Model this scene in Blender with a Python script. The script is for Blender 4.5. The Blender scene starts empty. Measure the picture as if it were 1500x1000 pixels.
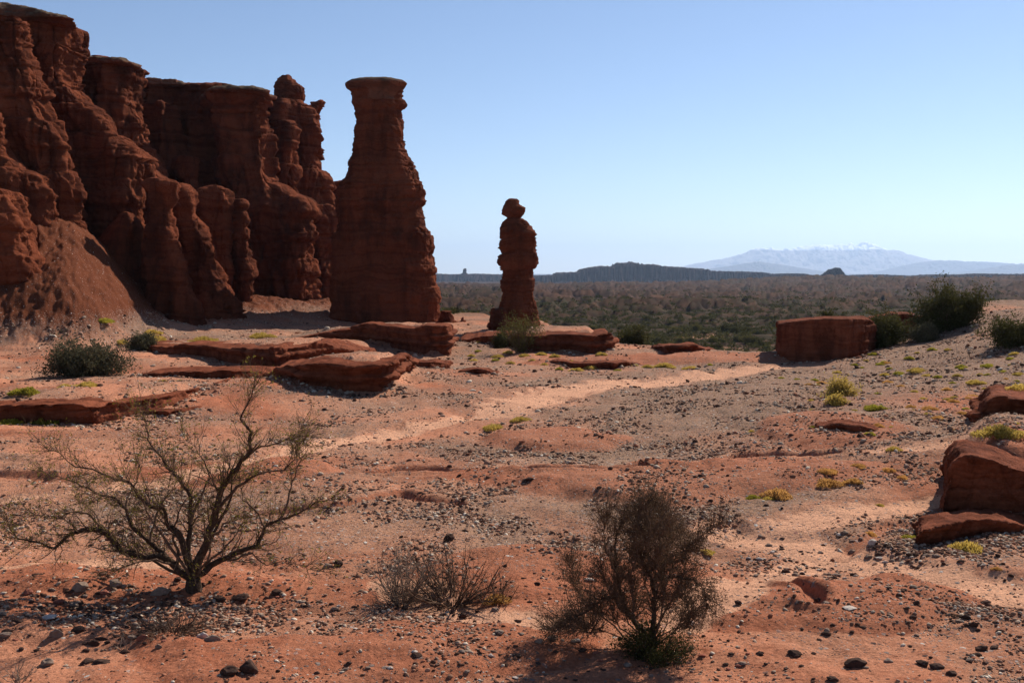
import bpy, math, random
import numpy as np
from mathutils import Vector

random.seed(7)
rng = np.random.default_rng(7)
sc = bpy.context.scene
col = sc.collection

# ------------------------------------------------------------------ camera
FPX = 1500 * 40 / 36.0
TILT = math.atan(100 / FPX)
CAMZ = 4.0
cam_d = bpy.data.cameras.new('camera')
cam_d.lens = 40
cam_d.sensor_width = 36
cam_d.clip_start = 0.1
cam_d.clip_end = 80000
cam = bpy.data.objects.new('camera', cam_d)
col.objects.link(cam)
cam.location = (0, 0, CAMZ)
cam.rotation_euler = (math.radians(90) - TILT, 0, 0)
sc.camera = cam

# ------------------------------------------------------------------ light
SUN_EL, SUN_AZ = math.radians(39), math.radians(39)      # azimuth measured from +Y towards +X
world = bpy.data.worlds.new("World")
sc.world = world
world.use_nodes = True
wn = world.node_tree.nodes
bg = wn['Background']
sky = wn.new('ShaderNodeTexSky')
sky.sky_type = 'NISHITA'
sky.sun_disc = False
sky.sun_elevation = SUN_EL
sky.sun_rotation = SUN_AZ
sky.altitude = 2400
sky.air_density = 1.0
sky.dust_density = 0.3
sky.ozone_density = 2.2
wb = wn.new('ShaderNodeMix'); wb.data_type = 'RGBA'; wb.blend_type = 'MULTIPLY'
wb.inputs[0].default_value = 1.0
wb.inputs[7].default_value = (1.01, 0.972, 0.98, 1)          # white balance of the sky light
world.node_tree.links.new(sky.outputs[0], wb.inputs[6])
world.node_tree.links.new(wb.outputs[2], bg.inputs[0])
bg.inputs[1].default_value = 0.076
sun_d = bpy.data.lights.new('sun', 'SUN')
sun_d.energy = 5.0
sun_d.angle = math.radians(0.5)
sun_d.color = (1.0, 0.925, 0.82)
sun = bpy.data.objects.new('sun', sun_d)
col.objects.link(sun)
sv = Vector((math.sin(SUN_AZ) * math.cos(SUN_EL), math.cos(SUN_AZ) * math.cos(SUN_EL), math.sin(SUN_EL)))
sun.rotation_euler = sv.to_track_quat('Z', 'Y').to_euler()
sun.location = sv * 100
sc.view_settings.view_transform = 'Standard'
sc.view_settings.look = 'None'
sc.view_settings.exposure = 0.62
sc.view_settings.gamma = 1.0
sc.cycles.use_denoising = True
sc.cycles.max_bounces = 4
sc.cycles.diffuse_bounces = 2
sc.cycles.transparent_max_bounces = 4
sc.cycles.volume_bounces = 0

# ------------------------------------------------------------------ pixel helpers (photo is 1500 x 1000)
ct, st = math.cos(TILT), math.sin(TILT)


def ray(px, py):
    v = (500 - np.asarray(py, float)) / FPX
    yy = ct + v * st
    return ((np.asarray(px, float) - 750) / FPX) / yy, (-st + v * ct) / yy      # dx/dY, dz/dY


def at(px, py, Y):
    a, b = ray(px, py)
    return Vector((float(a) * Y, Y, CAMZ + float(b) * Y))


# ------------------------------------------------------------------ numpy noise
_r = np.random.default_rng(3)
_G2 = np.stack([np.cos(np.arange(64) * math.tau / 64), np.sin(np.arange(64) * math.tau / 64)], 1).astype(np.float32)
_g3 = _r.normal(size=(256, 3))
_G3 = (_g3 / np.linalg.norm(_g3, axis=1)[:, None]).astype(np.float32)


def _hash(*c, seed=0):
    K = (374761393, 668265263, 2246822519)
    with np.errstate(over='ignore'):
        h = np.full(c[0].shape, (seed * 974634777 + 1013904223) & 0xffffffff, np.uint32)
        for i, k in zip(c, K):
            h = h + i.astype(np.int64).astype(np.uint32) * np.uint32(k)
            h = (h ^ (h >> np.uint32(13))) * np.uint32(1274126177)
        h = h ^ (h >> np.uint32(16))
    return h


def n2(x, y, seed=0):
    x = np.asarray(x, np.float64); y = np.asarray(y, np.float64)
    ix, iy = np.floor(x), np.floor(y)
    fx, fy = (x - ix).astype(np.float32), (y - iy).astype(np.float32)
    ux, uy = fx * fx * fx * (fx * (fx * 6 - 15) + 10), fy * fy * fy * (fy * (fy * 6 - 15) + 10)
    out = 0
    for dx in (0, 1):
        for dy in (0, 1):
            g = _G2[_hash(ix + dx, iy + dy, seed=seed) & 63]
            w = (ux if dx else 1 - ux) * (uy if dy else 1 - uy)
            out = out + w * (g[..., 0] * (fx - dx) + g[..., 1] * (fy - dy))
    return out * 1.5


def n3(x, y, z, seed=0):
    ix, iy, iz = np.floor(x), np.floor(y), np.floor(z)
    f = [(x - ix).astype(np.float32), (y - iy).astype(np.float32), (z - iz).astype(np.float32)]
    u = [a * a * a * (a * (a * 6 - 15) + 10) for a in f]
    out = 0
    for dx in (0, 1):
        for dy in (0, 1):
            for dz in (0, 1):
                g = _G3[_hash(ix + dx, iy + dy, iz + dz, seed=seed) & 255]
                w = (u[0] if dx else 1 - u[0]) * (u[1] if dy else 1 - u[1]) * (u[2] if dz else 1 - u[2])
                out = out + w * (g[..., 0] * (f[0] - dx) + g[..., 1] * (f[1] - dy) + g[..., 2] * (f[2] - dz))
    return out * 1.5


def fbm2(x, y, o=4, seed=0, gain=0.5):
    s, a = 0, 1.0
    for k in range(o):
        s = s + a * n2(x * 2 ** k, y * 2 ** k, seed + k)
        a *= gain
    return s


def fbm3(x, y, z, o=4, seed=0, gain=0.5):
    s, a = 0, 1.0
    for k in range(o):
        s = s + a * n3(x * 2 ** k, y * 2 ** k, z * 2 ** k, seed + k)
        a *= gain
    return s


def sstep(a, b, x):
    t = np.clip((x - a) / (b - a), 0, 1)
    return t * t * (3 - 2 * t)


# ------------------------------------------------------------------ terrain: large shape
def base_z(x, Y):
    x = np.asarray(x, float); Y = np.asarray(Y, float)
    Ys = np.maximum(Y, 1.0)
    u = x / Ys * FPX + 750                      # bearing, as a photo column
    # shelf edge, behind which the valley lies lower
    edge = np.interp(x, [-60, -4, 2, 4.5, 8, 12, 16, 22, 40], [125, 112, 92, 80, 58, 56, 60, 62, 66])
    edge = edge + 3.0 * n2(x * 0.12, Y * 0.12, 41) + 1.2 * n2(x * 0.5, Y * 0.5, 42)
    valley = np.interp(Y, [0, 300, 600, 1600, 2500, 14000], [-7.5, -9.0, -11.0, -13.0, -22, -26])
    drop = sstep(0, 1, (Y - edge) / np.where(x > 3, 26, 34))
    z = drop * valley
    # gravel rise on the right
    rise = sstep(10.5, 27, x - 0.10 * (Y - 50)) * sstep(26, 47, Y) * 2.3
    rise = rise + 0.55 * sstep(2.2, 9.5, x - 0.1 * (Y - 24)) * sstep(15, 24, Y) * (1 - sstep(30, 45, Y))
    z = z + rise * (1 - drop)
    # gentle rise under the towers and talus against the cliff
    T = np.interp(u, [-700, 60, 100, 140, 170, 200, 240, 290, 400, 520, 600], [8.2, 8.0, 7.4, 6.6, 5.8, 4.8, 3.6, 2.6, 2.0, 1.0, 0.0])
    Y1 = 58.5 + 15 * sstep(90, 330, u) + 7 * sstep(300, 520, u)
    Y2 = 75.0 + 17 * sstep(90, 330, u) + 7 * sstep(300, 520, u)
    tt = np.clip((Y - Y1) / (Y2 - Y1), 0, 1)
    ta = .35 * tt + .65 * sstep(0, 1, tt)
    z = z + T * ta + np.where(T * ta > .05, np.minimum(T * ta, 1.0) * (.45 * n2(x * .22, Y * .16, 44) + .16 * n2(x * .8, Y * .5, 45) + .17 * n2(x * 2.0, Y * 1.8, 46) + .07 * n2(x * 4.7, Y * 4.1, 47)), 0)
    return z


def to_ground(px, py, fz=None):
    fz = fz or base_z
    a, b = ray(px, py)
    a = np.atleast_1d(a); b = np.atleast_1d(b)
    lo = np.full(a.shape, 5.0); hi = lo.copy(); done = np.zeros(a.shape, bool)
    # march out along the ray, then bisect
    Yk = 5.0
    while Yk < 1500 and not done.all():
        Yn = Yk * 1.03
        hit = (~done) & (CAMZ + b * Yn < fz(a * Yn, np.full(a.shape, Yn)))
        lo[hit] = Yk; hi[hit] = Yn; done |= hit
        Yk = Yn
    lo[~done] = hi[~done] = 1500
    for _ in range(14):
        m = (lo + hi) / 2
        below = CAMZ + b * m < fz(a * m, m)
        hi = np.where(below, m, hi); lo = np.where(below, lo, m)
    return a * hi, hi


_LX, _LY = np.arange(-160, 1760, 6.0), np.concatenate([np.arange(440, 560, 1.0), np.arange(560, 1040, 4.0)])
_MX, _MY = np.meshgrid(_LX, _LY)
_GX, _GY = to_ground(_MX.ravel(), _MY.ravel())
_GI = (1 / _GY).reshape(_MX.shape)


def fast_ground(px, py):
    """to_ground through a table"""
    px = np.atleast_1d(np.asarray(px, float)); py = np.atleast_1d(np.asarray(py, float))
    j = np.clip(np.searchsorted(_LY, py) - 1, 0, len(_LY) - 2); i = np.clip(np.searchsorted(_LX, px) - 1, 0, len(_LX) - 2)
    ty = np.clip((py - _LY[j]) / (_LY[j + 1] - _LY[j]), 0, 1); tx = np.clip((px - _LX[i]) / 6, 0, 1)
    v = (_GI[j, i] * (1 - tx) + _GI[j, i + 1] * tx) * (1 - ty) + (_GI[j + 1, i] * (1 - tx) + _GI[j + 1, i + 1] * tx) * ty
    Y = 1 / v
    return ray(px, py)[0] * Y, Y


EXACT = False


def gpt(px, py):
    X, Y = fast_ground(px, py)
    x, y = float(X[0]), float(Y[0])
    if EXACT and y < 90:
        a, b = ray(px, py)
        for _ in range(3):
            yn = (gz(x, y) - CAMZ) / float(b)
            y = y + .7 * max(-3, min(3, yn - y)); x = float(a) * y
    return x, y


def polyline(pts):
    X, Y = to_ground([p[0] for p in pts], [p[1] for p in pts])
    return np.stack([X, Y], 1)


def dist_path(x, y, P, wid):
    """distance to a polyline divided by its local width"""
    best = np.full(x.shape, 9.0)
    for i in range(len(P) - 1):
        a, b = P[i], P[i + 1]
        m = max(wid[i], wid[i + 1]) * 3.2
        sel = (x > min(a[0], b[0]) - m) & (x < max(a[0], b[0]) + m) & (y > min(a[1], b[1]) - m) & (y < max(a[1], b[1]) + m)
        if not sel.any():
            continue
        d = b - a
        t = np.clip(((x[sel] - a[0]) * d[0] + (y[sel] - a[1]) * d[1]) / (d @ d), 0, 1)
        q = np.hypot(x[sel] - a[0] - t * d[0], y[sel] - a[1] - t * d[1]) / (wid[i] + t * (wid[i + 1] - wid[i]))
        best[sel] = np.minimum(best[sel], q)
    return best


# pale sandy tracks and washes, (photo points), half widths in metres, depth
PATHS = [
    ([(-90, 728), (100, 716), (230, 702), (400, 668), (520, 634), (640, 612), (720, 603), (800, 586), (900, 562), (1000, 548), (1110, 541), (1200, 534)],
     [.5, .45, .5, .6, .6, .5, .9, 1.2, 1.4, 1.2, .8, .4], .10),
    ([(-80, 835), (60, 824), (150, 816), (250, 812), (330, 806)], [.3, .3, .35, .25, .1], .05),
    ([(1620, 905), (1500, 868), (1420, 850), (1350, 835), (1250, 806), (1180, 786), (1110, 778), (1068, 766)], [.85, .8, .65, .6, .65, .65, .6, .45], .12),
    ([(1110, 778), (1180, 760), (1260, 750), (1330, 742), (1385, 735)], [.55, .55, .5, .4, .3], .07),
    ([(1250, 806), (1180, 825), (1100, 860), (1040, 900), (1010, 925)], [.35, .35, .4, .45, .3], .04),
    ([(1300, 655), (1360, 655), (1425, 652)], [.3, .35, .3], .05),
    ([(560, 850), (620, 880), (700, 905), (780, 915)], [.25, .4, .5, .4], .03),
]
RILLS = [
    ([(1240, 655), (1150, 662), (1080, 670), (1000, 689), (900, 702), (800, 706), (700, 694), (600, 688), (530, 692)], [.18, .22, .25, .25, .22, .24, .28, .28, .15], .16),
    ([(660, 742), (600, 740), (560, 733), (480, 742), (380, 752)], [.15, .25, .25, .18, .12], .12),
    ([(-40, 690), (60, 700), (110, 694)], [.2, .3, .15], .08),
    ([(1190, 905), (1180, 880), (1150, 862), (1125, 850)], [.18, .14, .14, .08], .12),
    ([(1420, 770), (1300, 770), (1240, 800)], [.15, .2, .1], .05),
]
PATHS = [(polyline(p), w, d) for p, w, d in PATHS]
RILLS = [(polyline(p), w, d) for p, w, d in RILLS]


def ell(x, y, px, py, rx, ry):
    cx, cy = gpt(px, py)
    return ((x - cx) / rx) ** 2 + ((y - cy) / ry) ** 2


MOUNDS = [  # px, py, rx, ry, height : bare red clay swellings
    (740, 838, 2.2, 1.7, .16), (800, 632, 1.5, 1.6, .24), (130, 845, 3.0, 1.2, .09), (1150, 915, 1.9, 1.2, .08),
    (1060, 528, 5.0, 3.0, .22), (1230, 628, 2.0, 2.0, .15), (880, 530, 4.0, 2.0, .15),
    (350, 690, 2.5, 2.0, .18), (1330, 870, 2.0, .8, .08), (560, 960, 2.5, .9, .10), (1010, 705, 5, 2.2, .22),
]
MOUNDS = [(gpt(m[0], m[1]), m[2], m[3], m[4]) for m in MOUNDS]


LIFTS = []
for pts_, dep_ in [
    ([(405, 496, .02), (450, 500, .35), (500, 504, .75), (540, 508, 1.05), (600, 516, 1.25), (640, 521, 1.45), (656, 520, 1.45)], 6.0),
    ([(192, 514, .22), (250, 519, .42), (306, 524, .6), (374, 537, .85), (401, 543, 1.0), (430, 538, .95), (470, 532, .75), (530, 527, .25)], 7.0),
    ([(388, 555, .12), (415, 564, .5), (442, 573, .75), (500, 580, 1.02), (560, 579, 1.0), (586, 575, .8)], 6.5),
    ([(-60, 617, .5), (51, 617, .55), (136, 617, .55), (187, 609, .45), (238, 600, .35), (270, 590, .25), (312, 572, .04)], 4.2),
    ([(672, 500, .1), (700, 504, .3), (737, 510, .5), (778, 516, .75), (825, 519, .9), (870, 522, .95), (903, 519, .6)], 9),
    ([(1386, 750, .5), (1412, 752, 1.0), (1440, 745, .95), (1500, 745, .8), (1600, 755, .8), (1720, 760, .8)], 3.4),
    ([(1436, 640, .1), (1448, 640, .55), (1480, 636, .65), (1540, 640, .7), (1620, 642, .6)], 5),
]:
    p_ = polyline(pts_)
    o_ = np.argsort(p_[:, 0])
    LIFTS.append((p_[o_, 0], p_[o_, 1], np.array([q[2] for q in pts_])[o_], dep_))


def ground_eval(x, y, masks=False):
    x = np.asarray(x, float); y = np.asarray(y, float)
    z = base_z(x, y)
    near = 1 - sstep(90, 170, y)
    wx = x + 1.2 * n2(x * .21, y * .21, 5) + .3 * n2(x * .9, y * .9, 6)
    wy = y + 1.2 * n2(x * .21, y * .21, 7) + .3 * n2(x * .9, y * .9, 8)
    z = z + near * (.30 * n2(x * .09, y * .09, 9) * sstep(8, 30, y) + .12 * n2(wx * .33, wy * .33, 10) + .05 * fbm2(wx, wy, 2, 11))
    sand = np.zeros(x.shape); clay = np.zeros(x.shape)
    for P, w, d in PATHS:
        q = dist_path(wx * .35 + x * .65, wy * .35 + y * .65, P, w)
        c = 1 - sstep(.55, 1.25, q)
        z = z - d * c
        sand = np.maximum(sand, (1 - sstep(.45, 1.5, q + (.30 + .35 * sstep(20, 28, y)) * n2(x * 1.9, y * 1.3, 13) + .2 * n2(x * 6, y * 5, 14))) * (.8 + .2 * n2(x * 1.3, y * 2, 15)))
    for P, w, d in RILLS:
        q = dist_path(wx * .5 + x * .5, wy * .5 + y * .5, P, w)
        z = z - d * (1 - sstep(.3, 1.0, q)) + d * .35 * np.exp(-(q - 1.5) ** 2 * 4)
        clay = np.maximum(clay, .85 * (1 - sstep(.5, 1.7, q)))
        sand = np.where(q < .7, np.maximum(sand, .35), sand)
    for (cx, cy), rx, ry, h in MOUNDS:
        e = ((wx - cx) / rx) ** 2 + ((wy - cy) / ry) ** 2
        m = 1 - sstep(.25, 1.0, e)
        z = z + h * m
        clay = np.maximum(clay, 1 - sstep(.7, 1.15, e))
    for fx, fy, fh, dep in LIFTS:
        sel = (x > fx[0] - 4) & (x < fx[-1] + 4) & (y > fy.min()) & (y < fy.max() + 3 * dep)
        if not sel.any():
            continue
        kx = max(0.0, fx[0] / fy[0])                    # those on the right run back at a slant
        xs = x[sel] - kx * (y[sel] - fy[0])
        t = (y[sel] - np.interp(xs, fx, fy)) / dep + .12 * n2(xs * .6, y[sel] * .4, 17)
        e = sstep(0, 1.1, xs - fx[0]) * sstep(0, 1.1, fx[-1] - xs)
        z[sel] += .96 * np.interp(xs, fx, fh) * e * sstep(.08, .40, t) * (1 - sstep(.7, 2.2, t))
    # small relief: clods, erosion flutes
    z = z + near * (.022 * n2(x * 1.1, y * 2.4, 21) * (1 - sand)
                    + (.016 * fbm2(x * 3.1, y * 3.1, 3, 25)) * (1 - .55 * sand))
    z = z + (1 - sstep(20, 40, y)) * .006 * fbm2(x * 18, y * 18, 2, 31) * (1 - .6 * sand)
    # valley floor and badlands
    far = sstep(95, 150, y)
    w1 = x + 14 * n2(x * .012, y * .012, 51)
    w2 = y + 14 * n2(x * .012, y * .012, 52)
    rid = 1 - np.abs(n2(w1 / 85, w2 / 24, 53)) * 1.9
    rid2 = 1 - np.abs(n2(w1 / 30, w2 / 10, 54)) * 1.8
    amp = np.interp(y, [0, 150, 260, 420, 900, 1600, 2600, 5000], [0, .5, 1.8, 6.0, 8.5, 8, 2, 0])
    terr = rid * .75 + rid2 * .33 + .16 * fbm2(w1 / 6, w2 / 4, 3, 55)
    terr = terr + .14 * np.sin(terr * 14)
    big = n2(x / 260, y / 170, 57)
    z = z + far * amp * (terr - .60 + .4 * big)
    z = z + near * sstep(48, 75, y) * .05 * fbm2(x * .8, y * .8, 3, 61)
    # raised crest towards the skyline, a little higher on the right
    z = z + sstep(700, 1500, y) * (1 - sstep(1700, 2300, y)) * (8.6 * sstep(150, 420, x) + 1.6 * n2(x / 190, 3.3, 58))
    if not masks:
        return z
    pxx = x / np.maximum(y, 1) * FPX + 750
    gr = .42 + .55 * fbm2(wx * .28, wy * .28, 3, 71)
    gr = gr + .75 * np.exp(-(((x - 9) / 8) ** 2 + ((y - 33) / 12) ** 2)) + .8 * np.exp(-(((x - 18) / 10) ** 2 + ((y - 46) / 15) ** 2)) + .35 * np.exp(-(((x - 4) / 5) ** 2 + ((y - 19) / 3) ** 2))
    gr = gr + .35 * sstep(58, 66, y) * (1 - sstep(72, 82, y)) + .2 * np.exp(-(((x - 0) / 6) ** 2 + ((y - 20) / 5) ** 2))
    gr = gr - .42 * (1 - sstep(12.5, 17, y)) - .15 * sstep(0, 1, (760 - pxx) / 500) * (y < 60)
    hillr = np.exp(-(((x - 8.6) / 1.9) ** 2 + ((y - 19.5) / 2.6) ** 2)) + np.exp(-(((x - 12.5) / 2.2) ** 2 + ((y - 29) / 4) ** 2))
    clay = np.maximum(clay, np.clip(1.5 * hillr, 0, 1)); gr = gr - .5 * np.clip(hillr, 0, 1)
    gr = np.clip(gr, 0, 1) * (1 - .95 * sand) * (1 - .75 * clay)
    cl2 = np.clip(.32 + .75 * fbm2(wx * .17 + 9, wy * .17, 3, 75), 0, 1) + .3 * (1 - sstep(9, 13, y))
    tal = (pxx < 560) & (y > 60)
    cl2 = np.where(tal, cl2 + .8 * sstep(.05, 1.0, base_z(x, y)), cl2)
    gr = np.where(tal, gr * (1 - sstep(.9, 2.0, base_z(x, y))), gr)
    clay = np.clip(np.maximum(clay, cl2 * (1 - sand)), 0, 1)
    sand = np.where((far > .3) & (y < 330), np.clip(1.5 * n2(x / 26, y / 16, 83) - .15, 0, 1) * (1 - sstep(200, 320, y)), sand)
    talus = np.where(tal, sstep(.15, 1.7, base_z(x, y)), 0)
    veg = far * np.clip(.62 + .9 * n2(x / 60, y / 38, 81) - sstep(330, 620, y) * .45, 0, 1)
    return z, sand, clay, gr, far, veg, talus


# ------------------------------------------------------------------ materials
class NT:
    def __init__(s, name, rough=.92, spec=.02):
        s.m = bpy.data.materials.new(name)
        s.m.use_nodes = True
        s.t = s.m.node_tree
        s.b = s.t.nodes['Principled BSDF']
        s.b.inputs['Roughness'].default_value = rough
        s.b.inputs['Specular IOR Level'].default_value = spec
        s.pos = s.n('ShaderNodeNewGeometry').outputs['Position']

    def n(s, typ, **k):
        nd = s.t.nodes.new(typ)
        for a, v in k.items():
            setattr(nd, a, v)
        return nd

    def lk(s, a, b):
        s.t.links.new(a, b)

    def scaled(s, sc3, src=None):
        v = s.n('ShaderNodeVectorMath', operation='MULTIPLY')
        s.lk(src or s.pos, v.inputs[0])
        v.inputs[1].default_value = sc3
        return v.outputs[0]

    def noise(s, scale, detail=4, rough=.55, vec=None, dist=0):
        nd = s.n('ShaderNodeTexNoise')
        nd.inputs['Scale'].default_value = scale
        nd.inputs['Detail'].default_value = detail
        nd.inputs['Roughness'].default_value = rough
        nd.inputs['Distortion'].default_value = dist
        s.lk(vec or s.pos, nd.inputs['Vector'])
        return nd.outputs['Fac']

    def ramp(s, fac, stops):
        nd = s.n('ShaderNodeValToRGB')
        e = nd.color_ramp.elements
        while len(e) < len(stops):
            e.new(.5)
        for q, (p, c) in zip(e, stops):
            q.position = p
            q.color = (c, c, c, 1) if isinstance(c, (int, float)) else (*c, 1)
        s.lk(fac, nd.inputs[0])
        return nd.outputs[0]

    def mix(s, f, a, b, mode='MIX'):
        nd = s.n('ShaderNodeMix', data_type='RGBA', blend_type=mode)
        for sock, v in ((nd.inputs[0], f), (nd.inputs[6], a), (nd.inputs[7], b)):
            if isinstance(v, (int, float)):
                sock.default_value = v if sock.type == 'VALUE' else (v, v, v, 1)
            elif isinstance(v, tuple):
                sock.default_value = (*v, 1)
            else:
                s.lk(v, sock)
        return nd.outputs[2]

    def math(s, op, a, b=0.0):
        nd = s.n('ShaderNodeMath', operation=op)
        for sock, v in ((nd.inputs[0], a), (nd.inputs[1], b)):
            if isinstance(v, (int, float)):
                sock.default_value = v
            else:
                s.lk(v, sock)
        return nd.outputs[0]

    def bump(s, h, strength, dist, prev=None):
        nd = s.n('ShaderNodeBump')
        nd.inputs['Strength'].default_value = strength
        nd.inputs['Distance'].default_value = dist
        s.lk(h, nd.inputs['Height'])
        if prev:
            s.lk(prev, nd.inputs['Normal'])
        return nd.outputs[0]

    def out(s, c, nrm=None):
        if isinstance(c, tuple):
            s.b.inputs['Base Color'].default_value = (*c, 1)
        else:
            s.lk(c, s.b.inputs['Base Color'])
        if nrm:
            s.lk(nrm, s.b.inputs['Normal'])
        return s.m


def rock_material(name, c1, c2, c3, zf=1.0, fine=1.0, lichen=0.0):
    s = NT(name)
    warp = s.noise(.35 / zf, 3)
    zz = s.n('ShaderNodeSeparateXYZ'); s.lk(s.pos, zz.inputs[0])
    zw = s.math('ADD', zz.outputs[2], s.math('MULTIPLY', warp, 1.6 * zf))
    cb = s.n('ShaderNodeCombineXYZ'); s.lk(zw, cb.inputs[2])
    band = s.noise(1.5 / zf, 5, .7, vec=cb.outputs[0])
    stain = s.noise(.5, 4, .6, vec=s.scaled((1.2 / zf, 1.2 / zf, .22 / zf)))
    c = s.mix(s.ramp(band, [(.34, 0.0), (.48, .45), (.50, .9), (.66, 1.0)]), c1, c2)
    c = s.mix(s.math('MULTIPLY', s.ramp(stain, [(.45, 0.0), (.62, 1.0)]), .75), c, c3)
    pale = s.noise(.28 / zf, 5, .65)
    c = s.mix(s.math('MULTIPLY', s.ramp(pale, [(.52, 0.0), (.68, 1.0)]), .45), c, tuple(min(1, q * 1.55) for q in c2))
    vor = s.n('ShaderNodeTexVoronoi', feature='DISTANCE_TO_EDGE'); vor.inputs['Scale'].default_value = .55 / zf
    dv = s.n('ShaderNodeVectorMath', operation='ADD')
    nw = s.n('ShaderNodeTexNoise'); nw.inputs['Scale'].default_value = 1.1 / zf; nw.inputs['Detail'].default_value = 5; s.lk(s.pos, nw.inputs['Vector'])
    s.lk(s.scaled((1.2, 1.2, .5)), dv.inputs[0]); s.lk(nw.outputs['Color'], dv.inputs[1])
    s.lk(dv.outputs[0], vor.inputs['Vector'])
    crack = s.ramp(vor.outputs['Distance'], [(0.0, 0.0), (.035, 1.0)])
    spk = s.noise(9 * fine / zf, 5, .7)
    c = s.mix(.55, c, s.ramp(spk, [(.3, .55), (.55, .95), (.75, 1.25)]), 'MULTIPLY')
    if lichen:
        nz = s.n('ShaderNodeSeparateXYZ')
        g = s.n('ShaderNodeNewGeometry'); s.lk(g.outputs['Normal'], nz.inputs[0])
        up = s.ramp(nz.outputs[2], [(.45, 0.0), (.8, 1.0)])
        c = s.mix(s.math('MULTIPLY', up, lichen), c, (.10, .075, .05))
    b1 = s.bump(band, .7, .16 * zf)
    cb2 = s.n('ShaderNodeCombineXYZ'); s.lk(zw, cb2.inputs[2])
    b1 = s.bump(s.noise(7 / zf, 3, .6, vec=cb2.outputs[0]), .6, .07 * zf, b1)
    b2 = s.bump(s.noise(2.4 * fine / zf, 8, .72, vec=s.scaled((1, 1, 1.9))), .8, .15 * zf, b1)
    b3 = s.bump(s.noise(14 * fine / zf, 5, .7), .7, .04 * zf, b2)
    b3 = s.bump(crack, .6, .10 * zf, b3)
    return s.out(c, b3)


def ground_material():
    s = NT('desert_ground')
    at_ = s.n('ShaderNodeAttribute', attribute_name='mask')
    sep = s.n('ShaderNodeSeparateColor'); s.lk(at_.outputs['Color'], sep.inputs[0])
    sand, clay, grav = sep.outputs[0], sep.outputs[1], sep.outputs[2]
    at2 = s.n('ShaderNodeAttribute', attribute_name='mask2')
    sep2 = s.n('ShaderNodeSeparateColor'); s.lk(at2.outputs['Color'], sep2.inputs[0])
    far, veg = sep2.outputs[0], sep2.outputs[1]
    fine = s.noise(22, 6, .7)
    mid = s.noise(2.2, 5, .6)
    c = s.mix(mid, (.41, .158, .086), (.54, .245, .145))
    nz1 = s.math('MULTIPLY', s.math('SUBTRACT', s.noise(3.3, 7, .7), .5), 1.1)
    clay = s.ramp(s.math('ADD', clay, nz1), [(.32, 0.0), (.62, 1.0)])
    sand = s.ramp(s.math('ADD', sand, nz1), [(.34, 0.0), (.66, 1.0)])
    c = s.mix(s.math('MULTIPLY', clay, s.ramp(mid, [(.3, .5), (.6, 1.0)])), c, (.345, .118, .062))
    c = s.mix(s.math('MULTIPLY', grav, .72), c, s.mix(s.noise(6, 4, .7), (.185, .125, .078), (.33, .245, .165)))
    c = s.mix(s.math('MULTIPLY', sand, .9), c, (.61, .325, .200))
    c = s.mix(.7, c, s.ramp(fine, [(.3, .50), (.5, .95), (.72, 1.3)]), 'MULTIPLY')
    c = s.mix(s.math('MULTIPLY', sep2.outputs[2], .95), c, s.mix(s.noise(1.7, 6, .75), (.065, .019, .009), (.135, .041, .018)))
    # pebbles: two sizes of cells, each its own tone
    hs = []
    for scale, dens, lo in ((38, 1.0, .25), (15, .60, .3)):
        v = s.n('ShaderNodeTexVoronoi', feature='F1'); v.inputs['Scale'].default_value = scale
        s.lk(s.scaled((1, 1, .3)), v.inputs['Vector'])
        cs = s.n('ShaderNodeSeparateColor'); s.lk(v.outputs['Color'], cs.inputs[0])
        thr = s.math('MULTIPLY', s.math('ADD', s.math('MULTIPLY', grav, 1.0), .10), dens)
        on = s.math('LESS_THAN', cs.outputs[0], thr)
        rad = s.math('ADD', s.math('MULTIPLY', cs.outputs[1], .28), .24)
        inside = s.math('MULTIPLY', s.math('LESS_THAN', v.outputs['Distance'], rad), on)
        tone = s.ramp(cs.outputs[2], [(0.0, (.07, .045, .04)), (.35, (.16, .10, .08)), (.65, (.26, .20, .17)), (.85, (.30, .13, .09)), (1.0, (.50, .45, .40))])
        inside = s.math('MULTIPLY', inside, s.math('SUBTRACT', 1.0, far))
        c = s.mix(inside, c, tone)
        hs.append((inside, s.math('SUBTRACT', 1.0, v.outputs['Distance'])))
    # distant plain
    fn = s.noise(.13, 5, .65)
    fn2 = s.noise(.55, 4, .7)
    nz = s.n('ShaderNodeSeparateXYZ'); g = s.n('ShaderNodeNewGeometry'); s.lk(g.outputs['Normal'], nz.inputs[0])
    fc = s.mix(s.ramp(fn, [(.35, 0.0), (.65, 1.0)]), (.023, .0125, .0085), (.078, .039, .023))
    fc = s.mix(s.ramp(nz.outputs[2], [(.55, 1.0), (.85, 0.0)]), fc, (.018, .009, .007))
    fc = s.mix(s.math('MULTIPLY', veg, s.ramp(fn2, [(.42, 0.0), (.5, .85)])), fc, (.030, .028, .013))
    c = s.mix(s.math('MULTIPLY', far, s.math('SUBTRACT', 1.0, s.math('MULTIPLY', sand, .6))), c, fc)
    b = s.bump(s.noise(2.5, 8, .7), .8, .09)
    b = s.bump(s.noise(9, 6, .65), .7, .05, b)
    b = s.bump(fine, .8, .02, b)
    b = s.bump(s.noise(5, 8, .75, vec=s.scaled((1, 2.6, 1))), .6, .05, b)
    for m, h in hs:
        b = s.bump(s.math('MULTIPLY', m, h), .7, .03, b)
    return s.out(c, b)


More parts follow.
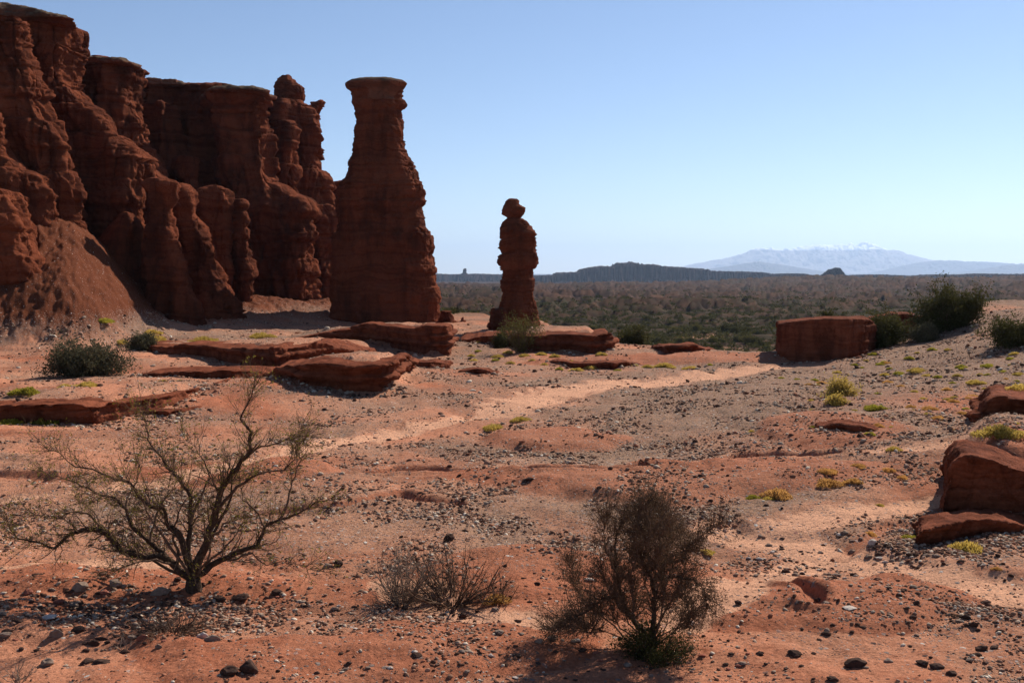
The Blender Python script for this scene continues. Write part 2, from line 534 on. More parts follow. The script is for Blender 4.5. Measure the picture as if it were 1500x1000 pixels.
MAT_GROUND = ground_material()
MAT_ROCK = rock_material('red_sandstone', (.098, .0245, .0115), (.165, .046, .0215), (.050, .0145, .008))
MAT_ROCK_FAR = rock_material('red_sandstone_far', (.12, .034, .02), (.18, .055, .03), (.08, .022, .014))
MAT_CAP = rock_material('weathered_cap_rock', (.11, .045, .03), (.20, .075, .045), (.06, .035, .022), lichen=.8)
MAT_LEDGE = rock_material('red_ledge_rock', (.120, .033, .016), (.20, .062, .032), (.068, .019, .010), zf=.3, fine=.5)
MAT_MESA = rock_material('mesa_rock', (.024, .015, .016), (.034, .021, .021), (.017, .011, .012), zf=14)


def simple_material(name, ca, cb, scale=4, bump=.3, bd=.02, rough=.9):
    s = NT(name, rough)
    oi = s.n('ShaderNodeObjectInfo')
    f = s.noise(scale, 4, .65)
    c = s.mix(s.ramp(f, [(.35, 0.0), (.65, 1.0)]), ca, cb)
    c = s.mix(.5, c, s.ramp(oi.outputs['Random'], [(0.0, .7), (1.0, 1.25)]), 'MULTIPLY')
    return s.out(c, s.bump(s.noise(scale * 3, 4, .6), bump, bd) if bump else None)


def leaf_material(name, ca, cb, trans=.35):
    s = NT(name, .75)
    g = s.n('ShaderNodeNewGeometry')
    oi = s.n('ShaderNodeObjectInfo')
    c = s.mix(g.outputs['Random Per Island'], ca, cb)
    c = s.mix(.6, c, s.ramp(oi.outputs['Random'], [(0.0, .75), (1.0, 1.25)]), 'MULTIPLY')
    s.lk(c, s.b.inputs['Base Color'])
    tr = s.n('ShaderNodeBsdfTranslucent'); s.lk(c, tr.inputs[0])
    mx = s.n('ShaderNodeMixShader'); mx.inputs[0].default_value = trans
    s.lk(s.b.outputs[0], mx.inputs[1]); s.lk(tr.outputs[0], mx.inputs[2])
    s.lk(mx.outputs[0], s.t.nodes['Material Output'].inputs[0])
    return s.m


MAT_BARK = simple_material('dark_bark', (.040, .024, .017), (.095, .062, .043), 30, .5, .01)
MAT_TWIG = simple_material('brown_twigs', (.075, .045, .030), (.16, .10, .068), 12, 0)
MAT_TWIGPALE = simple_material('dry_grey_twigs', (.16, .11, .08), (.27, .20, .15), 12, 0)
MAT_LEAF_TREE = leaf_material('sparse_tree_leaves', (.17, .15, .025), (.30, .23, .045))
MAT_LEAF_BROWN = leaf_material('dry_brown_leaves', (.07, .042, .025), (.15, .09, .05), .2)
MAT_LEAF_DARK = leaf_material('dark_green_leaves', (.040, .038, .013), (.085, .078, .026), .3)
MAT_LEAF_GREY = leaf_material('grey_green_leaves', (.065, .060, .034), (.13, .112, .06), .25)
MAT_LEAF_OLIVE = leaf_material('olive_leaves', (.085, .075, .02), (.15, .125, .04), .3)
MAT_LEAF_YELLOW = leaf_material('yellow_green_tuft', (.38, .265, .045), (.58, .41, .115), .45)
MAT_LEAF_LIME = leaf_material('lime_green_tuft', (.20, .19, .022), (.42, .34, .05), .5)
MAT_LEAF_ORANGE = leaf_material('straw_orange_tuft', (.42, .215, .055), (.62, .35, .12), .45)
MAT_STONE = [simple_material('dark_stone', (.040, .025, .019), (.085, .048, .036), 20, .4, .01),
             simple_material('grey_stone', (.17, .115, .085), (.27, .195, .15), 20, .4, .01),
             simple_material('pale_stone', (.38, .31, .26), (.52, .44, .38), 20, .3, .01),
             simple_material('red_stone', (.22, .075, .05), (.31, .12, .08), 20, .4, .01)]


# ------------------------------------------------------------------ mesh helpers
def mesh_np(name, V, Fc, smooth=True):
    """V (n,3); Fc (m,k) indices"""
    me = bpy.data.meshes.new(name)
    V = np.asarray(V, np.float32); Fc = np.asarray(Fc, np.int32)
    k = Fc.shape[1]
    me.vertices.add(len(V)); me.vertices.foreach_set('co', V.ravel())
    me.loops.add(Fc.size); me.loops.foreach_set('vertex_index', Fc.ravel())
    me.polygons.add(len(Fc))
    me.polygons.foreach_set('loop_start', np.arange(0, Fc.size, k, dtype=np.int32))
    me.update(calc_edges=True)
    me.polygons.foreach_set('use_smooth', np.full(len(Fc), smooth, bool))
    return me


def link(name, me, mat=None, parent=None, loc=None):
    o = bpy.data.objects.new(name, me)
    col.objects.link(o)
    if mat and me and not me.materials:
        me.materials.append(mat)
    if parent:
        o.parent = parent
    if loc is not None:
        o.location = loc
    return o


def tag(o, label, cat, group=None):
    o['label'] = label
    o['category'] = cat
    if group:
        o['group'] = group
    return o


def kind(o, k):
    o['kind'] = k
    return o


def empty(name, loc):
    return link(name, None, loc=loc)


def rebase(o, base):
    """put a mesh object's origin at base, keeping its shape in place"""
    me = o.data
    V = np.empty(len(me.vertices) * 3, np.float32); me.vertices.foreach_get('co', V)
    V = V.reshape(-1, 3) - np.array(base, np.float32)
    me.vertices.foreach_set('co', V.ravel()); me.update()
    if not o.parent:
        o.location = base


def grid_mesh(name, X, Y, Z, smooth=True):
    r, c = X.shape
    idx = np.arange(r * c).reshape(r, c)
    Fc = np.stack([idx[:-1, :-1], idx[:-1, 1:], idx[1:, 1:], idx[1:, :-1]], -1).reshape(-1, 4)
    return mesh_np(name, np.stack([X.ravel(), Y.ravel(), Z.ravel()], 1), Fc, smooth)


# ------------------------------------------------------------------ the ground sheet
def build_ground():
    r1 = np.concatenate([1 / np.linspace(1 / 8.5, 1 / 54, 500), np.linspace(54.3, 100, 190)])
    r0 = np.linspace(-8, 8.4, 24)
    r2 = np.geomspace(100.8, 2700, 420)
    r3 = np.geomspace(2800, 32000, 26)
    rows = np.concatenate([r0, r1, r2, r3])
    uc = np.linspace(-.48, .48, 1150)
    side = np.linspace(.0, 1, 60)[1:] ** 1.5
    u = np.concatenate([-(.48 + side[::-1] * .9), uc, .48 + side * .9])
    U, R = np.meshgrid(u, rows)
    X = U * (R + 12 * np.exp(-np.maximum(R, 0) / 40) * (R < 1e9))
    Z, sand, clay, gr, far, veg, tls = ground_eval(X, R, True)
    me = grid_mesh('ground', X, R, Z)
    a = me.color_attributes.new('mask', 'FLOAT_COLOR', 'POINT')
    o = np.ones(X.shape)
    a.data.foreach_set('color', np.stack([sand, clay, gr, o], -1).astype(np.float32).ravel())
    a = me.color_attributes.new('mask2', 'FLOAT_COLOR', 'POINT')
    a.data.foreach_set('color', np.stack([far, veg, tls, o], -1).astype(np.float32).ravel())
    return kind(link('ground', me, MAT_GROUND), 'structure')


build_ground()


EXACT = True


def gz(x, y):
    return float(ground_eval(np.array([x]), np.array([y]))[0])


# ------------------------------------------------------------------ rock building
_zs = np.arange(-10, 60, .02)
_lay = np.zeros(_zs.shape)
_p = -10.0
while _p < 60:
    t = random.choice([.25, .4, .6, .9, 1.4, 2.0])
    a = random.uniform(-1, 1)
    m = (_zs >= _p) & (_zs < _p + t)
    q = (_zs[m] - _p) / t
    _lay[m] = a + .35 * (1 - (2 * q - 1) ** 4)
    _lay[(_zs >= _p - .05) & (_zs < _p + .05)] -= random.choice([0, .5, 1.2])
    _p += t
_k = np.hanning(5); _k /= _k.sum()
_lay = np.convolve(_lay, _k, 'same')


def strata(z, scale=1.0):
    return np.interp((z / scale) % 60 - 5, _zs, _lay)


def loft(prof, Yc, hd, sq=2.8, seg=56, lean=0.0, step=.25, turn=None):
    """prof: (py, x_left, x_right) photo silhouette at distance Yc; hd half depth (m) or ratio string"""
    prof = sorted(prof)
    P = np.array(prof, float)
    pys = np.arange(P[0, 0], P[-1, 0] + .01, step * FPX / Yc)
    if pys[-1] < P[-1, 0]:
        pys = np.append(pys, P[-1, 0])
    xl = np.interp(pys, P[:, 0], P[:, 1]); xr = np.interp(pys, P[:, 0], P[:, 2])
    V = []
    th = np.linspace(0, math.tau, seg, endpoint=False)
    c, s = np.cos(th), np.sin(th)
    cc = np.sign(c) * np.abs(c) ** (2 / sq); ss = np.sign(s) * np.abs(s) ** (2 / sq)
    wmax = (P[:, 2] - P[:, 1]).max()
    ztop = None
    turn = float(ray(np.median(xr), 400)[0]) if turn is None else turn      # the side walls run back at this slant
    for py, l, r in zip(pys, xl, xr):
        a, b = ray((l + r) / 2, py); al, _ = ray(l, py); ar, _ = ray(r, py)
        cx, hw, z = float(a) * Yc, float(ar - al) * Yc / 2, CAMZ + float(b) * Yc
        if ztop is None:
            ztop = z
        h = hd if not isinstance(hd, tuple) else hd[0] * hw + hd[1]
        if not isinstance(hd, tuple):
            h = hd * (.55 + .45 * (r - l) / wmax)
        V.append(np.stack([cx + hw * cc + h * ss * turn, Yc + h * ss - lean * (ztop - z), np.full(seg, z)], 1))
    n = len(V)
    V = np.concatenate(V)
    idx = np.arange(n * seg).reshape(n, seg)
    nx = np.roll(idx, -1, 1)
    q = np.stack([idx[:-1], idx[1:], nx[1:], nx[:-1]], -1).reshape(-1, 4)
    tris = np.concatenate([q[:, [0, 1, 2]], q[:, [0, 2, 3]]])
    t0, t1 = len(V), len(V) + 1
    V = np.concatenate([V, [V[:seg].mean(0)], [V[-seg:].mean(0)]])
    tris = np.concatenate([tris, np.stack([nx[0] * 0 + t0, idx[0], nx[0]], 1), np.stack([nx[0] * 0 + t1, nx[-1], idx[-1]], 1)])
    return V, tris


def prism(front, depth, bury=.5, back_h=-.15, skew=0.0, under=.5):
    """front: world (x, y, ztop) along the foot; the top slopes back into the ground"""
    n = len(front)
    rows = [(0.0, 1.0), (.45, 1.0), (.8, .75), (1.0, 0.0)]
    V = []
    for t, f in rows:
        for (x, y, h, g) in front:
            V.append((x + skew * t * depth, y + t * depth, g + h * f + back_h * (1 - f)))
    for t, f in rows:
        for (x, y, h, g) in front:
            V.append((x + skew * t * depth, y + t * depth + (under * (h + bury) if t == 0 else 0), g - bury))
    V = np.array(V); m = len(rows)
    T = np.arange(m * n).reshape(m, n); B = T + m * n
    Q = []
    for i in range(m - 1):
        for j in range(n - 1):
            Q.append((T[i, j], T[i, j + 1], T[i + 1, j + 1], T[i + 1, j]))
            Q.append((B[i, j], B[i + 1, j], B[i + 1, j + 1], B[i, j + 1]))
    for j in range(n - 1):
        Q.append((T[0, j], B[0, j], B[0, j + 1], T[0, j + 1]))
        Q.append((T[-1, j + 1], B[-1, j + 1], B[-1, j], T[-1, j]))
    for i in range(m - 1):
        Q.append((T[i, 0], T[i + 1, 0], B[i + 1, 0], B[i, 0]))
        Q.append((T[i, -1], B[i, -1], B[i + 1, -1], T[i + 1, -1]))
    Q = np.array(Q)
    return V, np.concatenate([Q[:, [0, 1, 2]], Q[:, [0, 2, 3]]])


def remesh(parts, voxel, name):
    V = []; T = []; k = 0
    for v, t in parts:
        V.append(v); T.append(t + k); k += len(v)
    me = mesh_np('tmp', np.concatenate(V), np.concatenate(T))
    o = bpy.data.objects.new('tmp', me); col.objects.link(o)
    md = o.modifiers.new('r', 'REMESH'); md.mode = 'VOXEL'; md.voxel_size = voxel
    dg = bpy.context.evaluated_depsgraph_get(); dg.update()
    new = bpy.data.meshes.new_from_object(o.evaluated_get(dg))
    new.name = name
    bpy.data.objects.remove(o); bpy.data.meshes.remove(me)
    return new


def carve(me, a_str=.28, a_flute=.35, a_big=.5, a_fine=.12, fs=1.0, ss=1.0, seed=0, a_blk=None, dip=0.0):
    a_blk = 1.0 * (a_str + a_fine) if a_blk is None else a_blk
    """push the surface in and out: strata ledges, vertical flutes, lumps, small roughness"""
    n = len(me.vertices)
    V = np.empty(n * 3, np.float32); me.vertices.foreach_get('co', V); V = V.reshape(-1, 3).astype(float)
    N = np.empty(n * 3, np.float32); me.vertex_normals.foreach_get('vector', N); N = N.reshape(-1, 3).astype(float)
    x, y, z = V.T
    side = 1 - .75 * np.abs(N[:, 2]) ** 2
    zz = z + dip * x + .5 * ss * n3(x * .12 / fs, y * .12 / fs, z * .05 / fs, seed + 3) + .10 * ss * n3(x * .9 / fs, y * .9 / fs, z * .6 / fs, seed + 4)
    lm = .55 + .9 * np.clip(n3(x * .25 / fs, y * .25 / fs, z * .2 / fs, seed + 5) + .5, 0, 1)
    d = a_str * strata(zz + 5, ss) * side * lm
    wx = x + .8 * fs * n3(x * .3 / fs, y * .3 / fs, z * .12 / fs, seed + 6)
    wy = y + .8 * fs * n3(x * .3 / fs, y * .3 / fs, z * .12 / fs, seed + 7)
    f1 = n3(wx * .5 / fs, wy * .5 / fs, z * .045 / fs, seed + 8)
    f2 = n3(wx * 1.5 / fs, wy * 1.5 / fs, z * .13 / fs, seed + 9)
    d += a_flute * side * ((.45 - np.abs(f1) * 2.0) * 1.0 - np.clip(.35 - np.abs(f2) * 4, 0, 1) * 1.1)
    d += a_big * n3(x * .22 / fs, y * .22 / fs, z * .16 / fs, seed + 10)
    for k_, (fr, am) in enumerate(((.55, 1.0), (1.35, .5))):
        q = n3(wx * fr / fs + 7, wy * fr / fs, z * fr * .55 / fs, seed + 20 + k_) * 4.5
        fq = q - np.floor(q)
        d += a_blk * am * (np.floor(q) + sstep(.43, .57, fq) - .5) / 3 * (.3 + .7 * side)
    rb = fbm3(x * 1.3 / fs, y * 1.3 / fs, z * 1.8 / fs, 3, seed + 11)
    d += a_fine * (.8 * rb + .5 * fbm3(x * 4 / fs, y * 4 / fs, z * 5 / fs, 2, seed + 15))
    H = N.copy(); H[:, 2] *= .45
    V += H * d[:, None]
    me.vertices.foreach_set('co', V.astype(np.float32).ravel())
    me.polygons.foreach_set('use_smooth', np.ones(len(me.polygons), bool))
    me.update()
    return me


def rock(name, parts, voxel, mat, parent=None, base=None, **kw):
    me = carve(remesh(parts, voxel, name), **kw)
    o = link(name, me, mat, parent)
    if base is not None:
        rebase(o, base)
    return o


# ------------------------------------------------------------------ the red cliff on the left
CL = at(210, 470, 84); CL.z = 1.0
cliff = tag(empty('rock_cliff', CL), 'tall dark red sandstone cliff wall with flat tops filling the left side', 'cliff')
vx = .115
wall = [
    loft([(36, -90, 38), (44, -90, 48), (58, -90, 49), (66, -90, 43), (90, -90, 46), (110, -90, 52), (150, -90, 68), (190, -90, 84), (220, -90, 97), (270, -90, 104), (335, -95, 112), (480, -100, 124)], 79, 4.5, 4.5),
    loft([(28, -90, 30), (33, -90, 56), (38, -90, 78), (47, -90, 108), (58, -80, 110), (66, -80, 108), (78, -80, 111), (90, -70, 104), (110, -60, 106), (130, -60, 107), (155, -60, 124), (185, -60, 160), (205, -60, 177), (240, -60, 212), (330, -60, 215), (480, -60, 230)], 87, 5, 5),
    loft([(98, 40, 150), (104, 50, 185), (110, 60, 201), (118, 60, 200), (126, 60, 205), (132, 60, 199), (160, 60, 205), (200, 60, 212), (235, 60, 225), (260, 60, 240), (330, 60, 250), (480, 60, 260)], 97, 6, 4.5),
    loft([(142, 150, 300), (146, 150, 392), (152, 150, 396), (160, 150, 386), (200, 150, 390), (260, 150, 398), (330, 150, 420), (480, 150, 440)], 112, 10, 3.5),
    loft([(143, 305, 380), (146, 300, 392), (153, 300, 396), (162, 312, 387), (200, 315, 391), (255, 318, 398), (268, 316, 410), (283, 330, 432), (292, 340, 446), (312, 345, 455), (326, 350, 449), (380, 350, 456), (480, 340, 462)], 101, 4, 3.6),
    loft([(160, 208, 260), (230, 205, 275), (330, 200, 290), (480, 190, 300)], 104, 6, 2.4),
    loft([(152, 406, 446), (157, 396, 456), (168, 390, 462), (185, 387, 467), (200, 386, 468), (240, 384, 469), (262, 380, 478), (285, 380, 483), (330, 380, 491), (400, 375, 496), (490, 370, 500)], 113, 5, 3.4),
    loft([(146, 467, 473), (150, 456, 478), (158, 456, 477), (166, 455, 473), (176, 446, 468), (240, 440, 469)], 113, 2.0, 2.2),
    loft([(180, 402, 424), (205, 398, 430), (260, 396, 440), (340, 400, 452), (480, 400, 470)], 107.5, 3.0, 2.2),
    loft([(270, 462, 506), (290, 462, 520), (400, 460, 525), (490, 460, 530)], 124, 5, 2.6),
]
rock('wall', wall, vx, MAT_ROCK, cliff, CL, a_str=.30, a_flute=1.0, a_big=.35, a_fine=.17, a_blk=.62, fs=1.6, ss=1.0, seed=10)
rock('hoodoo', [loft([(111, 412, 425), (116, 408, 430), (122, 405, 437), (129, 404, 450), (139, 403, 451), (147, 406, 445), (153, 408, 441), (160, 402, 446), (180, 398, 450)], 113, (1.0, .2), 2.3)], .12, MAT_ROCK,
     cliff, CL, a_str=.22, a_flute=.15, a_big=.3, a_fine=.18, seed=20)
# sloping caps
rock('cap_rock', [loft([(22, -95, 18), (27, -95, 34), (33, -95, 62), (38, -95, 86), (45, -90, 110), (49, -90, 111)], 87, 5.6, 5)], vx, MAT_CAP, cliff, CL, a_str=.2, a_flute=.2, a_big=.2, a_fine=.22, seed=31)
rock('cap_rock', [loft([(99, 50, 150), (103, 50, 190), (109, 55, 203), (113, 55, 203)], 97, 6.5, 4.5)], vx, MAT_CAP, cliff, CL, a_str=.2, a_flute=.2, a_big=.2, a_fine=.22, seed=32)
rock('cap_rock', [loft([(141, 150, 292), (146, 150, 296), (149, 150, 298)], 112, 10.4, 3), loft([(142, 305, 380), (147, 298, 396), (150, 298, 396)], 103, 7, 3)], vx, MAT_CAP, cliff, CL, a_str=.2, a_flute=.2, a_big=.3, a_fine=.22, seed=33)
# buttresses and pinnacles standing out in front of the wall
rock('buttress', [loft([(278, -95, 12), (283, -95, 28), (295, -95, 40), (330, -95, 46), (380, -95, 60), (420, -95, 69), (445, -95, 73), (490, -95, 78)], 69, 4, 2.4),
                  loft([(283, 22, 30), (290, 20, 40), (318, 18, 44), (345, 15, 55), (395, 14, 79), (430, 20, 80)], 71.5, 1.6, 2.2)], .13, MAT_ROCK, cliff, CL,
     a_str=.16, a_flute=.35, a_big=.4, a_fine=.18, fs=1.1, seed=40)
rock('buttress', [loft([(168, -90, -2), (200, -90, 8), (232, -90, 22), (248, -90, 44), (262, -90, 70), (292, -90, 78), (340, -90, 80), (460, -90, 90)], 75, 4, 2.3)], .14, MAT_ROCK, cliff, CL,
     a_str=.2, a_flute=.5, a_big=.5, a_fine=.22, fs=1.2, seed=44)
rock('buttress', [loft([(150, 96, 108), (185, 98, 145), (215, 100, 180), (240, 104, 216), (252, 106, 232), (275, 120, 262), (340, 110, 275), (480, 100, 290)], 88, 3.0, 3.2)], .15, MAT_ROCK, cliff, CL,
     a_str=.22, a_flute=.55, a_big=.5, a_fine=.22, fs=1.2, seed=47)
rock('mound', [loft([(313, 182, 192), (317, 172, 198), (323, 170, 204), (330, 162, 210), (345, 150, 213), (380, 118, 222), (430, 90, 240), (480, 60, 270)], 81, 5, 2.1)], .14, MAT_ROCK, cliff, CL,
     a_str=.10, a_flute=.12, a_big=.25, a_fine=.10, seed=50)
rock('pinnacle', [loft([(262, 224, 240), (265, 221, 256), (272, 220, 260), (282, 223, 256), (300, 222, 251), (330, 215, 258), (370, 207, 269), (400, 203, 277), (425, 205, 283), (480, 200, 296)], 77.5, (.9, .3), 2.2)], .11, MAT_ROCK, cliff, CL,
     a_str=.16, a_flute=.28, a_big=.22, a_fine=.14, fs=.8, seed=53)
rock('pinnacle', [loft([(271, 256, 272), (279, 256, 286), (300, 258, 284), (340, 260, 299), (362, 262, 316), (372, 262, 320), (382, 264, 319), (410, 265, 331), (440, 268, 349), (480, 262, 360)], 82, (.7, .8), 2.2)], .12, MAT_ROCK, cliff, CL,
     a_str=.16, a_flute=.35, a_big=.3, a_fine=.17, fs=.9, seed=56)
rock('pinnacle', [loft([(273, 300, 325), (279, 289, 335), (298, 286, 337), (340, 291, 338), (400, 296, 342), (480, 296, 348)], 87, (.9, .3), 2.3)], .12, MAT_ROCK, cliff, CL,
     a_str=.18, a_flute=.25, a_big=.25, a_fine=.15, fs=.9, seed=59)
rock('pinnacle', [loft([(293, 343, 355), (300, 339, 357), (307, 342, 356), (314, 338, 361), (345, 338, 365), (400, 341, 369), (480, 338, 376)], 88, (.9, .3), 2.3)], .11, MAT_ROCK, cliff, CL,
     a_str=.16, a_flute=.22, a_big=.2, a_fine=.14, fs=.8, seed=62)
rock('pinnacle', [loft([(231, 260, 289), (238, 257, 290), (247, 259, 288), (262, 262, 287), (300, 258, 296), (480, 250, 300)], 97, (.9, .4), 2.4)], .14, MAT_ROCK, cliff, CL,
     a_str=.2, a_flute=.25, a_big=.25, a_fine=.15, fs=.9, seed=65)

# ------------------------------------------------------------------ the big tower
TB = at(562, 485, 89); TB.z = -.3
tower = tag(empty('rock_tower', TB), 'massive red sandstone tower with a flaring flat top, right of the cliff', 'rock tower')
TP = [(117, 522, 578), (121, 509, 593), (125, 506, 597), (129, 509, 594), (133, 514, 588), (139, 518, 583), (145, 518, 582), (150, 517, 587), (156, 519, 589), (165, 520, 583), (179, 521, 586), (190, 519, 589), (200, 520, 591),
      (213, 519, 592), (227, 518, 598), (234, 514, 601), (241, 510, 604), (250, 513, 608), (259, 511, 610), (268, 501, 613), (274, 497, 617), (282, 495, 621), (298, 496, 620), (305, 498, 615), (314, 500, 617),
      (333, 498, 624), (338, 497, 630), (347, 496, 632), (360, 494, 633), (374, 492, 631), (393, 490, 634), (411, 488, 637), (448, 485, 642), (465, 483, 642), (500, 480, 642)]
rock('shaft', [loft(TP[4:], 89, (.75, .3), 3.8, step=.15)], .075, MAT_ROCK, tower, TB, a_str=.15, a_flute=.16, a_big=.16, a_fine=.13, fs=1.0, ss=.75, seed=70, dip=.03)
rock('cap_rock', [loft(TP[:8], 89, (.8, .3), 2.6, step=.1)], .07, MAT_CAP, tower, TB, a_str=.07, a_flute=.06, a_big=.08, a_fine=.09, a_blk=.08, ss=.5, seed=73)

# ------------------------------------------------------------------ the monk-like pinnacle
MB_ = at(757, 488, 80); MB_.z = -.4
monk = tag(empty('rock_pinnacle', MB_), 'lone slender red rock pinnacle with a balanced head, standing apart in the middle', 'rock pinnacle')
rock('shaft', [loft([(319, 744, 762), (322, 739, 771), (328, 733, 777), (336, 730, 782), (342, 730, 787), (350, 731, 784), (358, 731, 783), (365, 732, 783), (371, 736, 785), (375, 731, 786), (381, 730, 787), (388, 732, 785),
                      (394, 737, 780), (402, 737, 780), (429, 737, 784), (452, 735, 787), (475, 733, 790), (500, 730, 791)], 80, (.85, .1), 2.6, step=.1),
               loft([(452, 724, 740), (458, 720, 745), (468, 717, 745), (500, 712, 745)], 78.5, .7, 2.3)], .055, MAT_ROCK, monk, MB_,
     a_str=.12, a_flute=.14, a_big=.08, a_fine=.10, a_blk=.13, fs=.6, ss=.45, seed=80)
rock('head', [loft([(291, 746, 757), (294, 742, 760), (300, 739, 761), (304, 738, 769), (309, 736, 769), (314, 734, 767), (318, 741, 763), (321, 744, 761), (326, 743, 763)], 80, (.9, .05), 2.2, step=.08)], .06, MAT_ROCK, monk, MB_,
     a_str=.05, a_flute=.03, a_big=.05, a_fine=.06, a_blk=.07, fs=.5, ss=.3, seed=84)

o = rock('boulder', [loft([(455, 648, 662), (460, 643, 664), (468, 640, 668), (490, 638, 674)], 92, .9, 2.3), loft([(463, 676, 682), (470, 670, 684), (490, 664, 690)], 92, .7, 2.2)], .09, MAT_ROCK,
         base=tuple(at(660, 480, 92)), a_str=.1, a_flute=.1, a_big=.2, a_fine=.12, fs=.6, ss=.5, seed=88)
tag(o, 'low broken red rock lump at the right foot of the big tower', 'boulder')


# ------------------------------------------------------------------ ledges
FEET = []


def ledge(label, pts, depth, voxel=.055, seed=0, name='rock_ledge', cat='rock ledge', mat=None, **kw):
    """pts: (px, py of the foot, height m)"""
    P = np.array(pts, float)
    n = max(8, int(abs(P[-1, 0] - P[0, 0]) / 6))
    t = np.linspace(0, 1, n)
    s = (P[:, 0] - P[0, 0]) / (P[-1, 0] - P[0, 0])
    px, py, h = np.interp(t, s, P[:, 0]), np.interp(t, s, P[:, 1]), np.interp(t, s, P[:, 2])
    X, Y = to_ground(px, py)
    g = ground_eval(X, Y)
    dn = np.interp(t, [0, .12, .88, 1], [.5, 1, 1, .6])
    front = []
    for a, b, hh, zg, k in zip(X, Y, h, g, dn):
        if hh > 5:
            hh = max(.05, CAMZ + float(ray(750, hh)[1]) * (b + .3) - zg)
        front.append((a, b + .25 * float(n2(np.array([a * .7]), np.array([seed + .5]))[0]), hh, zg))
    FEET.extend((q[0], q[1]) for q in front)
    near_end = min((front[0], front[-1]), key=lambda q: abs(q[0]))
    part = prism(front, depth, skew=kw.pop('skew', max(0.0, near_end[0] / near_end[1])), back_h=kw.pop('back_h', -.25), under=kw.pop('under', .5))
    args = dict(a_str=.17, a_flute=.05, a_big=.04, a_fine=.045, a_blk=.08, fs=.4, ss=.17, seed=seed)
    args.update(kw)
    m = len(front) // 2
    o = rock(name, [part], voxel, mat or MAT_LEDGE, base=(front[m][0], front[m][1], front[m][3]), **args)
    return tag(o, label, cat)


ledge('red rock ledge before the big tower with a square block at its end',
      [(405, 496, .02), (450, 500, .35), (500, 504, .75), (540, 508, 1.05), (600, 516, 1.25), (619, 519, 1.45), (640, 521, 1.5), (656, 520, 1.45)], 6.0, seed=100, back_h=.3)
ledge('small low red slab under the square block of the tower ledge', [(596, 538, .12), (630, 540, .28), (657, 536, .25)], 3.5, seed=101)
ledge('upper long red rock ledge stretching right from the wide grey green bush',
      [(192, 514, .22), (250, 519, .42), (306, 524, .6), (374, 537, .85), (401, 543, 1.0), (430, 538, .95), (470, 532, .75), (530, 527, .25)], 7.0, seed=102)
ledge('thin red rock ledge below the long one, right of the leafy bush',
      [(200, 548, .05), (279, 556, .26), (340, 558, .34), (384, 552, .28), (400, 549, .1)], 5.0, seed=103)
ledge('high overhanging red rock ledge casting a black shadow, left of the sandy track',
      [(388, 555, .12), (415, 564, .5), (442, 573, .75), (500, 580, 1.02), (560, 579, 1.02), (580, 572, .9), (586, 562, .6)], 6.5, seed=104, a_big=.16)
ledge('lowest left red rock ledge above the green cushion plants',
      [(-60, 617, .5), (51, 617, .55), (136, 617, .55), (187, 609, .45), (238, 600, .35), (270, 590, .25), (312, 572, .04)], 4.2, seed=105, voxel=.06)
ledge('small lip of red rock just below the lowest left ledge', [(200, 604, .05), (245, 606, .16), (290, 598, .04)], 1.4, voxel=.05, seed=106)
ledge('dark red ledge running below the lone pinnacle', [(672, 500, .1), (700, 504, .3), (737, 510, .5), (778, 516, .75), (825, 519, .9), (870, 522, .95), (893, 519, .85), (903, 514, .3)], 9, seed=107, voxel=.08, back_h=.1, a_flute=.15)
ledge('low red ledge on the edge of the plain with a yellow tuft on it', [(955, 518, .1), (975, 522, .38), (1000, 523, .42), (1030, 519, .3), (1060, 515, .05)], 4, seed=108)
ledge('flat red rock hump in the gravel left of the low ledge', [(800, 530, .05), (840, 535, .25), (900, 538, .32), (938, 534, .05)], 3, seed=109)
ledge('small flat red rock in the gravel near the tower ledge', [(672, 547, .05), (700, 548, .2), (730, 546, .05)], 2, seed=110)
o = ledge('big square red rock block with an upright face at the edge of the gravel slope',
          [(1140, 528, 474), (1150, 530, 472), (1180, 530, 468), (1215, 529, 466), (1245, 525, 466), (1270, 515, 466), (1282, 508, 474)], 6.5, seed=111, a_str=.05, a_big=.08, back_h=.9, under=0.0)
ledge('low rounded red rock hump behind the dark bush on the slope', [(1256, 486, .5), (1280, 487, 1.0), (1310, 487, 1.05), (1340, 486, .9), (1356, 484, .4)], 6, seed=118, back_h=.6)
ledge('broken red shelf against the square block', [(1212, 526, .15), (1232, 521, .8), (1262, 511, .75), (1290, 502, .3)], 2.6, seed=112, a_big=.2)
ledge('dark red outcrop with a steep shaded face at the right edge',
      [(1389, 752, 690), (1398, 754, 667), (1415, 754, 661), (1450, 752, 668), (1480, 750, 680), (1520, 752, 688), (1600, 758, 692), (1720, 762, 695)], 3.4, voxel=.03, seed=113, fs=.3, ss=.2, a_str=.05, a_flute=.05, a_big=.06, a_fine=.035, a_blk=.07, back_h=.45, under=.32)
ledge('low red slab in front of the dark outcrop at the right edge', [(1337, 797, .12), (1348, 801, .27), (1390, 800, .30), (1425, 790, .30), (1460, 780, .2), (1500, 768, .1)], 1.7, voxel=.03, seed=114, fs=.25, ss=.15, a_str=.035, a_big=.08, a_fine=.03)
ledge('cracked red rock shelf above the dark outcrop at the right edge', [(1436, 640, .1), (1448, 640, .38), (1480, 636, .45), (1540, 640, .5), (1620, 642, .45)], 5, voxel=.05, seed=115)
ledge('small red rock rim in the dark hollow of the gravel slope', [(1195, 636, .04), (1225, 640, .14), (1260, 642, .14), (1285, 640, .03)], 1.6, voxel=.04, seed=116, fs=.25, ss=.15, a_str=.04)

